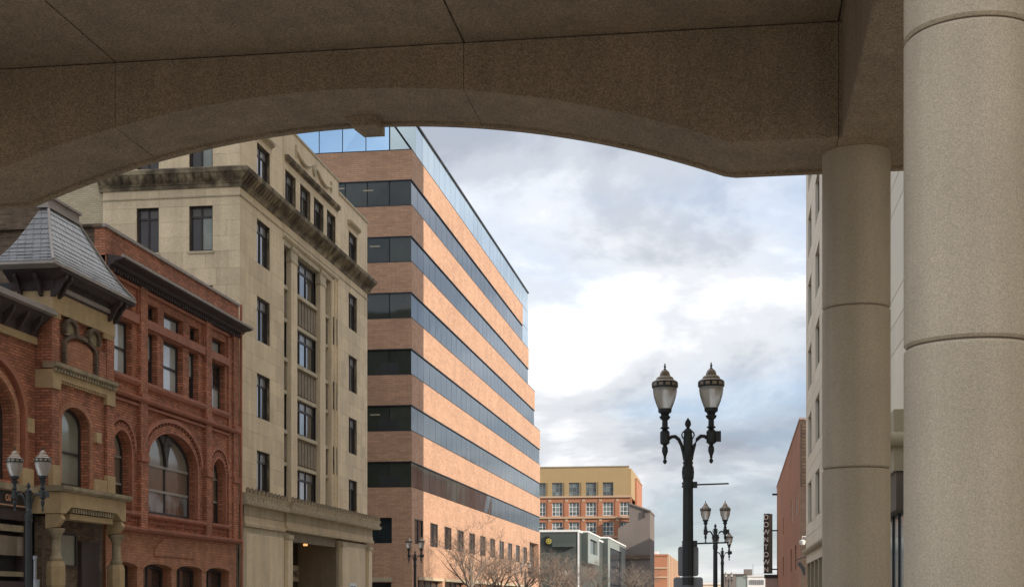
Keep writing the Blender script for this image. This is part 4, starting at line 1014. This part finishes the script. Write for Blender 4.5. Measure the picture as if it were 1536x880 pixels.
# ------------------------------------------------------------------ beyond the striped block, left side
def green_building():
    B = thing('green_grey_building', 'modern dark green grey clad building with projecting bay and big angled window', 'building', (-28, 240, 0))
    MB().box(-60, -20.9, 200, 279, 0, 11.0).build('main_volume', GREEN, B)
    MB().box(-60, -20.75, 199.85, 238.9, 11.0, 11.3).build('coping', PALEG, B)
    MB().box(-20.9, -20.7, 199.9, 200.2, 0, 11.0).build('corner_strip', PALEG, B)
    # projecting bay
    z0, z1 = 6.9, 11.15
    MB().fprism(Fr('X', -19.95, 1), rect(205, 222.5, z0, z1), -1.2, 0, [rect(208.2, 219.5, 8.3, 10.4)]).build('bay_side', GREENL, B)
    MB().box(-22, -20.0, 204.9, 205.0, z0, z1).build('bay_front', GREEN, B)
    MB().box(-22, -20.4, 205.0, 222.4, z0 + .02, z1 - .02).build('bay_core', GREEN, B)
    for i in range(4): MB().box(-20.36, -20.3, 208.25 + i * 2.8, 210.95 + i * 2.8, 8.32, 10.38).build('bay_pane', GLASSO, B)
    MB().box(-22.1, -19.88, 204.85, 222.6, z1, z1 + .2).build('bay_coping', PALEG, B)
    # glazed volume
    MB().fprism(Fr('X', -20.0, 1), rect(239.1, 278.5, 0, 11.75), -1.5, 0, [rect(243, 269, 1.2, 10.4)]).build('window_wall', GREENL, B)
    MB().box(-30, -20.05, 239.0, 239.1, 0, 11.75).build('front_wall', GREEN, B)
    MB().box(-30, -21.2, 239.1, 278.4, 0, 11.6).build('rear_core', GREEN, B)
    for i in range(6):
        for k in range(3): MB().box(-20.2, -20.12, 243.05 + i * 4.33, 247.25 + i * 4.33, 1.25 + k * 3.05, 4.2 + k * 3.05).build('glass_pane', GLASSC, B)
    MB().box(-30.2, -19.88, 238.9, 278.7, 11.75, 12.0).build('coping', PALEG, B)
    # ledge on the near wall and roof vent
    a, b = xY(829, 199.8), xY(862, 199.8); z = zY(845, 817, 199.8)
    MB().box(a, b, 199.3, 199.99, z - .25, z + .3).build('wall_ledge', GREEN, B)
    MB().box(xY(837, 203), xY(845, 203), 203, 204, 11.3, 11.75).build('roof_vent', MULL, B)
    x, z = xY(823, 199.6), zY(823, 811, 199.6)
    t = thing('disc_sign', 'round yellow sign on a dark bracket plate on the green grey building', 'sign', (x, 199.6, z))
    MB().box(x - .55, x + .1, 199.7, 199.95, z - .55, z + .65).build('back_plate', SIGNK, t)
    m = MB().lathe([(.02, 0), (.37, 0), (.37, .1), (.02, .1)], 0, 0, 24); m.v = [(x + p[0], 199.55 + p[2], z + p[1]) for p in m.v]; m.build('disc', YELS, t)
    m = MB().lathe([(.18, 0), (.25, 0), (.25, .03), (.18, .03)], 0, 0, 20, cap=False); m.v = [(x + p[0], 199.52 + p[2], z + p[1]) for p in m.v]; m.build('emblem_ring', SIGNK, t)
green_building()
def factory():
    B = thing('factory_building', 'old red brick factory with mustard top storey and gridded windows', 'building', (-30, 310, 0))
    G = Fr('Y', 300, -1); xr = xY(943, 300)
    wr = xY(920, 300); pitch = xY(920, 300) - xY(894.5, 300); ww = 2.2
    rows = [(23.0, 25.8), (18.95, 21.75), (14.9, 17.7), (10.85, 13.65)]
    for k, (a, b) in enumerate(rows):
        xs = [(wr - ww - pitch * j, wr - pitch * j) for j in range(-1 if k else 0, 6)]
        zb = a - .5 if k < 3 else 0; zt = 28.9 if k == 0 else rows[k - 1][0] - .5
        if k == 0: zb = 22.7
        if k == 1: zt = 22.7
        MB().fprism(G, rect(-46, xr if k == 0 else xr + .6, zb, zt), -.6, 0, [rect(p, q, a, b) for p, q in xs if q < xr + .5]).build('wall', FACY if k == 0 else FACR, B)
        for p, q in xs:
            if q < xr + .5:
                window(B, G, p + .02, q - .02, a + .02, b - .02, -.3, frame=.1, sash=PALEG if k else SASHG, rails=(a + .9, a + 1.85), mulls=(p + .75, p + 1.5), panes=[GLASSF], fw=.1)
                if k: MB().fbox(G, p - .75, p - .15, b + .15, b + .6, 0, .15).build('pier_cap', FACP, B)
                MB().fbox(G, p - .9, p - .1, a - .3, b + .1, 0, .12).build('pier', FACY if k == 0 else FACR, B)
        if k: MB().fbox(G, -46, xr + .7, zt - .02, zt + .35, 0, .3).build('string_course', FACP, B)
    MB().box(-46, xr - .1, 300.7, 330, 0, 28.8).build('core', FACR, B)
    MB().box(-46, xr + .1, 299.9, 300.7, 28.9, 29.15).build('coping', SPAN, B)
    a = xY(944, 301)
    MB().box(xr + .02, xr + .5, 300.2, 331, 22.7, 28.6).build('side_wall', FACY, B)
    MB().box(xr + .5, xY(955, 312), 312, 331, 0, 27.4).build('stair_tower', FACR, B)
    MB().box(xr + .4, xY(955, 312) + .1, 311.9, 331, 27.4, 27.6).build('tower_coping', FACP, B)
GLASSF = M_('factory window glass', (.13, .16, .155), .15, .3, .5, 0, 10, .03, wave=.8, rnd=.5, coat=.3)
factory()
def grey_building():
    B = thing('grey_gabled_building', 'windowless mauve grey building with sloping roofline in front of the factory', 'building', (-17, 290, 0))
    Y = 282
    pts = [(927, 900.5), (975, 900.5), (975, 767), (943.5, 755.5), (943.5, 783), (927, 792)]
    P = [(xY(a, Y), max(0, zY(a, b, Y))) for a, b in pts]
    MB().fprism(Fr('Y', Y, -1), P, -16, 0, back=True).build('party_wall', GREYW, B)
    a, b = P[2], P[3]
    MB().box(xY(966, Y), xY(967, Y), Y - .5, Y, zY(966, 776, Y), zY(966, 765, Y)).build('flue', MULL, B)
    MB().box(xY(930, Y), xY(975.3, Y), Y - .3, Y - .001, zY(950, 838, Y), zY(950, 832, Y)).build('wall_band', OLDB, B)
    MB().add([(a[0] + .1, Y - .3, a[1]), (b[0], Y - .3, b[1]), (b[0], Y + 16.2, b[1]), (a[0] + .1, Y + 16.2, a[1]), (a[0] + .1, Y - .3, a[1] + .3), (b[0], Y - .3, b[1] + .3), (b[0], Y + 16.2, b[1] + .3), (a[0] + .1, Y + 16.2, a[1] + .3)],
             [(0, 1, 2, 3), (4, 5, 6, 7), (0, 1, 5, 4), (1, 2, 6, 5), (2, 3, 7, 6), (3, 0, 4, 7)]).build('roof_edge', GREYW, B)
grey_building()
def far_red():
    B = thing('far_red_building', 'distant orange red brick building with tall pilasters on its sunlit side', 'building', (-20, 440, 0))
    Y = 420; a, b = xY(972, Y), xY(1001, Y); z = zY(990, 833, Y); z2 = z - 1.2
    y2 = yX(1017, b)
    MB().box(a, b, Y, y2, 0, z).build('wall', FACR, B)
    MB().box(a - .2, b + .2, Y - .2, y2, z, z + .5).build('parapet', FACR, B)
    for py in (851, 865): zz = zY(990, py, Y); MB().box(a, b + .05, Y - .25, y2, zz - .25, zz + .25).build('string_course', FACP, B)
    for i in range(9):
        y = Y + i * 10.2; MB().box(b, b + .6, y, y + 3.2, 0, z + .3).build('pilaster', FACP, B)
    MB().box(xY(980, 423), xY(987, 423), 423, 427, z + .5, z + 1.3).build('roof_vent', PALEG, B)
far_red()
def far_row():
    Y = 520
    def X_(p): return xY(p, Y)
    def Z_(q): return max(0, zY(1100, q, Y))
    t = thing('far_brown_building', 'low distant mauve brown building at the end of the street', 'building', (X_(1094), Y, 0))
    MB().box(X_(1085), X_(1104), Y, Y + 20, 0, Z_(861)).build('wall', GREYW, t); MB().box(X_(1085) - .2, X_(1121), Y - .3, Y + 20, Z_(861), Z_(860)).build('parapet', OLDB, t)
    t = thing('far_green_building', 'low distant grey green building beside the white one', 'building', (X_(1112), Y, 0))
    MB().box(X_(1104.2), X_(1121), Y + .5, Y + 20, 0, Z_(861.5)).build('wall', GREENL, t); MB().box(X_(1116.5), X_(1129.5), Y + 22, Y + 30, 0, Z_(851)).build('penthouse', GREYW, t)
    MB().tube([(X_(1131), Y + 25, 0), (X_(1131), Y + 25, Z_(843))], .12, 5).build('antenna', GALV, t)
    t = thing('far_white_building', 'low distant white building with a long pale facade', 'building', (X_(1133), Y, 0))
    MB().box(X_(1121.2), X_(1150), Y + .2, Y + 20, 0, Z_(864)).build('wall', PALEG, t)
    for i in range(8): MB().box(X_(1124 + 2.8 * i), X_(1126 + 2.8 * i), Y, Y + .21, Z_(876), Z_(869)).build('window', SASHG, t)
    MB().box(X_(1121), X_(1150), Y - .2, Y + 20, Z_(864), Z_(862.5)).build('parapet', PALEG, t)
    t = thing('far_long_building', 'very low white roofed building beyond the far red building', 'building', (X_(1030), 480, 0))
    MB().box(xY(975, 480), xY(1084, 480), 500, 515, 0, zY(1030, 876, 500)).build('wall', PALE, t)
    MB().box(xY(975, 480), xY(1084, 480), 499.6, 515, zY(1030, 876, 500), zY(1030, 873, 500)).build('roof', PALEG, t)
far_row()

# ------------------------------------------------------------------ street lamps
def make_lamp():
    t = thing('street_lamp', 'twin', 'street lamp', (0, 0, 0), 'ornate twin headed street lamps along both kerbs')
    MB().lathe([(.26, 0), (.26, .12), (.21, .18), (.20, .75), (.23, .8), (.23, .88), (.15, .98), (.12, 1.1)], 0, 0, 16).build('base', IRON, t, smooth=True)
    MB().lathe([(.094, 1.09), (.088, 2.2), (.082, 3.58)], 0, 0, 8).build('shaft', IRON, t)
    pts = [(.085, 3.58), (.094, 3.60), (.096, 3.64), (.086, 3.66), (.09, 3.70), (.088, 3.76), (.078, 3.80), (.075, 3.83), (.088, 3.85), (.075, 3.87), (.072, 4.1), (.078, 4.2), (.066, 4.34), (.078, 4.37), (.05, 4.40), (.026, 4.42), (.024, 4.44)]
    MB().lathe(pts, 0, 0, 16).build('upper_post', IRON, t, smooth=True)
    m = MB()
    for i in range(10):
        a = 2 * PI * i / 10; m.tube([(.088 * math.cos(a), .088 * math.sin(a), 3.62), (.088 * math.cos(a), .088 * math.sin(a), 3.70), (.085 * math.cos(a), .085 * math.sin(a), 3.79)], [.008, .013, .006], 5)
    m.build('leaf_collar', IRON, t, kind='stuff')
    MB().lathe([(.018, 4.42), (.045, 4.455), (.052, 4.49), (.042, 4.53), (.02, 4.56), (.006, 4.585)], 0, 0, 12).build('centre_finial', IRON, t, smooth=True)
    for sg in (-1, 1):
        x = .376 * sg
        pa = [(sg * (.065 + .27 * math.sin(PI / 2 * q) ** 1.0), 0, 3.92 + .36 * (1 - math.cos(PI / 2 * q)) + 0 * q) for q in [0]]
        arm = MB()
        cpts = [(sg * .06, 0, 3.90), (sg * .075, 0, 4.02), (sg * .105, 0, 4.14), (sg * .15, 0, 4.235), (sg * .21, 0, 4.285), (sg * .27, 0, 4.28), (sg * .33, 0, 4.23), (sg * .365, 0, 4.22)]
        arm.tube(cpts, [.022, .026, .028, .03, .032, .03, .026, .03], 8); arm.build('arm', IRON, t, smooth=True)
        sc = [(sg * (.072 + .034 * math.sin(q) * (1 - q / 8)), 0, 4.33 - .05 * q / 3 + .028 * math.cos(q)) for q in [j * .5 for j in range(10)]]
        MB().tube(sc, .013, 6).build('scroll', IRON, t, smooth=True)
        MB().lathe([(.008, 3.835), (.03, 3.86), (.034, 3.885), (.022, 3.91), (.014, 3.925), (.03, 3.94), (.02, 3.95), (.032, 3.985), (.050, 4.04), (.048, 4.10), (.03, 4.14), (.05, 4.155), (.078, 4.175), (.078, 4.36), (.055, 4.385), (.04, 4.40), (.075, 4.42), (.072, 4.435), (.048, 4.45), (.045, 4.55), (.07, 4.57), (.088, 4.60), (.09, 4.615), (.062, 4.63), (.072, 4.66), (.108, 4.685), (.11, 4.72), (.112, 4.74)], x, 0, 16).build('lamp_holder', IRON, t, smooth=True)
        if sg > 0: MB().box(.45, .535, -.04, .04, 4.19, 4.36).build('photocell_box', IRON, t)
        MB().lathe([(.108, 4.735), (.125, 4.77), (.155, 4.85), (.182, 4.94), (.195, 5.02), (.197, 5.085)], x, 0, 28).build('globe', GLOBE, t, smooth=True)
        MB().lathe([(.200, 5.078), (.212, 5.085), (.215, 5.115), (.212, 5.165), (.206, 5.18)], x, 0, 28).build('rim', IRON, t, smooth=True)
        m = MB()
        for i in range(12):
            a = 2 * PI * (i + .5) / 12
            p = [(x + .2165 * math.cos(a + q), .2165 * math.sin(a + q), z) for z in (5.105, 5.155) for q in (-.17, -.06, .06, .17)]
            m.add(p, [(0, 1, 5, 4), (1, 2, 6, 5), (2, 3, 7, 6)])
        m.build('rim_lens', CAPM, t, kind='stuff')
        MB().lathe([(.204, 5.18), (.165, 5.205), (.142, 5.215), (.140, 5.24), (.118, 5.262), (.088, 5.27), (.084, 5.30), (.068, 5.345), (.035, 5.375), (.014, 5.385)], x, 0, 24).build('cap', CAPM, t, smooth=True)
        MB().lathe([(.022, 5.378), (.024, 5.39), (.01, 5.405), (.02, 5.425), (.022, 5.435), (.008, 5.45), (.014, 5.465), (.004, 5.485)], x, 0, 10).build('finial', IRON, t, smooth=True)
    return t
lamp0 = make_lamp()
lamps = [(1032, 24.0, 'large twin headed lamp nearest the camera right of the arch, with two short banner arms'),
         (1073, 57.0, 'second twin headed lamp along the right kerb, just right of the nearest post'),
         (1083.5, 82.0, 'third twin lamp on the right kerb, half hidden behind the second'),
         (1093, 195.0, 'tiny farthest twin lamp on the right kerb before the low buildings'),
         (43, 37.0, 'twin lamp in front of the red brick building at the far left'),
         (622.5, 88.0, 'twin lamp before the near corner of the striped office building'),
         (788, 140.0, 'twin lamp among the bare trees at the far end of the striped building'),
         (843.5, 185.0, 'small twin lamp among bare trees below the yellow disc sign'),
         (875.5, 215.0, 'small distant twin lamp below the projecting green grey bay')]
for i, (px, d, lab) in enumerate(lamps):
    o = lamp0 if i == 0 else dup_tree(lamp0)
    x, y = at(px, d); o.location = (x, y, 0); o['label'] = lab; o['org'] = [x, y, 0]
    o.rotation_euler = (0, 0, 0 if px > 900 else math.radians(3 * ((i % 3) - 1)))
def lamp_extras():
    ls = [o for o in COL.objects if o.name.startswith('street_lamp')]
    near = ls[0]; near['org'] = [0, 0, 0]
    for z in (3.49, 2.53):
        MB().tube([(.05, 0, z), (.66, 0, z + .015)], .013, 8).build('banner_arm', IRON, near)
        MB().lathe([(.10, z - .04), (.10, z - .015), (.093, z - .013), (.093, z + .013), (.10, z + .015), (.10, z + .04)], 0, 0, 12).build('clamp', IRON, near)
        MB().box(.08, .15, -.04, .04, z - .05, z + .05).build('clamp_block', IRON, near)
    for z in (1.98, 1.83): MB().lathe([(.094, z), (.094, z + .015)], 0, 0, 12).build('steel_strap', GALV, near)
    x, y = at(1032, 24.0)
    def plate(w, z0, z1, lab):
        t = thing('traffic_sign', lab, 'sign', (x, y + .14, z0)); r = .04; a, b = -w / 2, w / 2
        P = []
        for cx, cz, st in ((b - r, z1 - r, 0), (a + r, z1 - r, 90), (a + r, z0 + r, 180), (b - r, z0 + r, 270)):
            P += [(x + cx + r * math.cos(math.radians(st + q)), cz + r * math.sin(math.radians(st + q))) for q in (0, 30, 60, 90)]
        MB().fprism(Fr('Y', y + .15, -1), P, -.004, 0, back=True).build('plate', GALV, t)
        for zz in (z0 + .1, z1 - .1): MB().box(x - .05, x + .05, y + .09, y + .149, zz - .015, zz + .015).build('mounting_bracket', IRON, t)
    plate(.335, 2.0, 2.49, 'blank grey back of the upper sign plate strapped to the nearest lamp post')
    plate(.48, 1.3, 1.985, 'wider grey sign plate back, lower on the nearest lamp post')
    pole = thing('sign_post', 'thin pale grey conduit post beside the lamp at the far left', 'post', (*at(52.5, 36.0), 0))
    px_, py_ = at(52.5, 36.0)
    MB().lathe([(.035, 0), (.035, 2.6), (.0351, 2.61), (.05, 2.62), (.05, 2.7)], px_, py_, 10).build('tube', GALV, pole, smooth=True)
    MB().lathe([(.075, 1.2), (.075, 2.12)], px_ + .05, py_ - .03, 10).build('sleeve', GALV, pole, smooth=True)
lamp_extras()

# ------------------------------------------------------------------ bare trees
def make_tree(seed, H):
    rr = random.Random(seed); t = thing('bare_tree', 'tree', 'tree', (0, 0, 0), 'bare winter trees along the left kerb')
    def limb(m, p, d, L, r, lev):
        pts = [p]; rad = [r]; n = 4; q = p.copy(); dd = d.copy()
        for i in range(n):
            dd = (dd + Vector((rr.uniform(-1, 1), rr.uniform(-1, 1), rr.uniform(-.5, .8))) * .22).normalized()
            q = q + dd * (L / n); pts.append(q.copy()); rad.append(r * (1 - .55 * (i + 1) / n))
        m.tube(pts, rad, 5 if lev < 2 else 3)
        if lev >= 5: return
        for k in range(3 if lev < 4 else 5):
            j = rr.randint(1, n) if lev > 0 else rr.randint(2, n)
            a = rr.uniform(0, 2 * PI); side = Vector((math.cos(a), math.sin(a), rr.uniform(-.1, .5)))
            nd = (dd * .75 + side * rr.uniform(.5, .95)).normalized()
            limb(m, pts[j], nd, L * rr.uniform(.58, .8), max(.009, rad[j] * .66), lev + 1)
    hb = H * .32
    MB().tube([(0, 0, -.05), (.03, .02, hb * .5), (0, .05, hb + .1)], [.13, .105, .09], 8).build('trunk', BARK, t, smooth=True)
    for k in range(6):
        a = 2 * PI * k / 6 + rr.uniform(-.4, .4); m = MB()
        up = rr.uniform(.8, 1.7) if k else 4
        limb(m, Vector((0, .04, hb * rr.uniform(.85, 1.0))), Vector((math.cos(a), math.sin(a), up)).normalized(), H * .31, .085, 1)
        m.build('branch', BARK, t)
    return t
T_ = [make_tree(3, 7.9), make_tree(8, 7.5), make_tree(21, 7.8)]
used = [False] * 3
spots = [(706, 108, 0, 1.0, 'bare tree nearest the camera, left of the trees before the striped building'),
         (748, 120, 1, 1.0, 'bare tree with a spreading crown before the row of small office windows'),
         (783, 131, 2, .92, 'bare tree in front of the far ground floor windows of the striped building'),
         (812, 146, 0, .95, 'bare tree at the far corner of the striped office building'),
         (836, 160, 1, 1.0, 'bare tree left of the small lamp, below the yellow disc sign'),
         (866, 176, 2, .95, 'bare tree before the white corner strip of the green grey building'),
         (897, 205, 0, .95, 'bare tree below the projecting bay of the green grey building'),
         (944, 240, 1, 1.15, 'bare tree in front of the grey gabled wall, left one'),
         (963, 252, 2, 1.1, 'bare tree in front of the grey gabled wall, right one'),
         (727, 117, 2, .8, 'smaller bare tree between the two nearest trees'),
         (853, 190, 1, 1.0, 'bare tree standing behind the lamp below the disc sign')]
for i, (px, d, k, s, lab) in enumerate(spots):
    o = T_[k] if not used[k] else dup_tree(T_[k]); used[k] = True
    x, y = at(px, d); o.location = (x, y, 0); o.scale = (s, s, s); o.rotation_euler = (0, 0, i * 1.3); o['label'] = lab
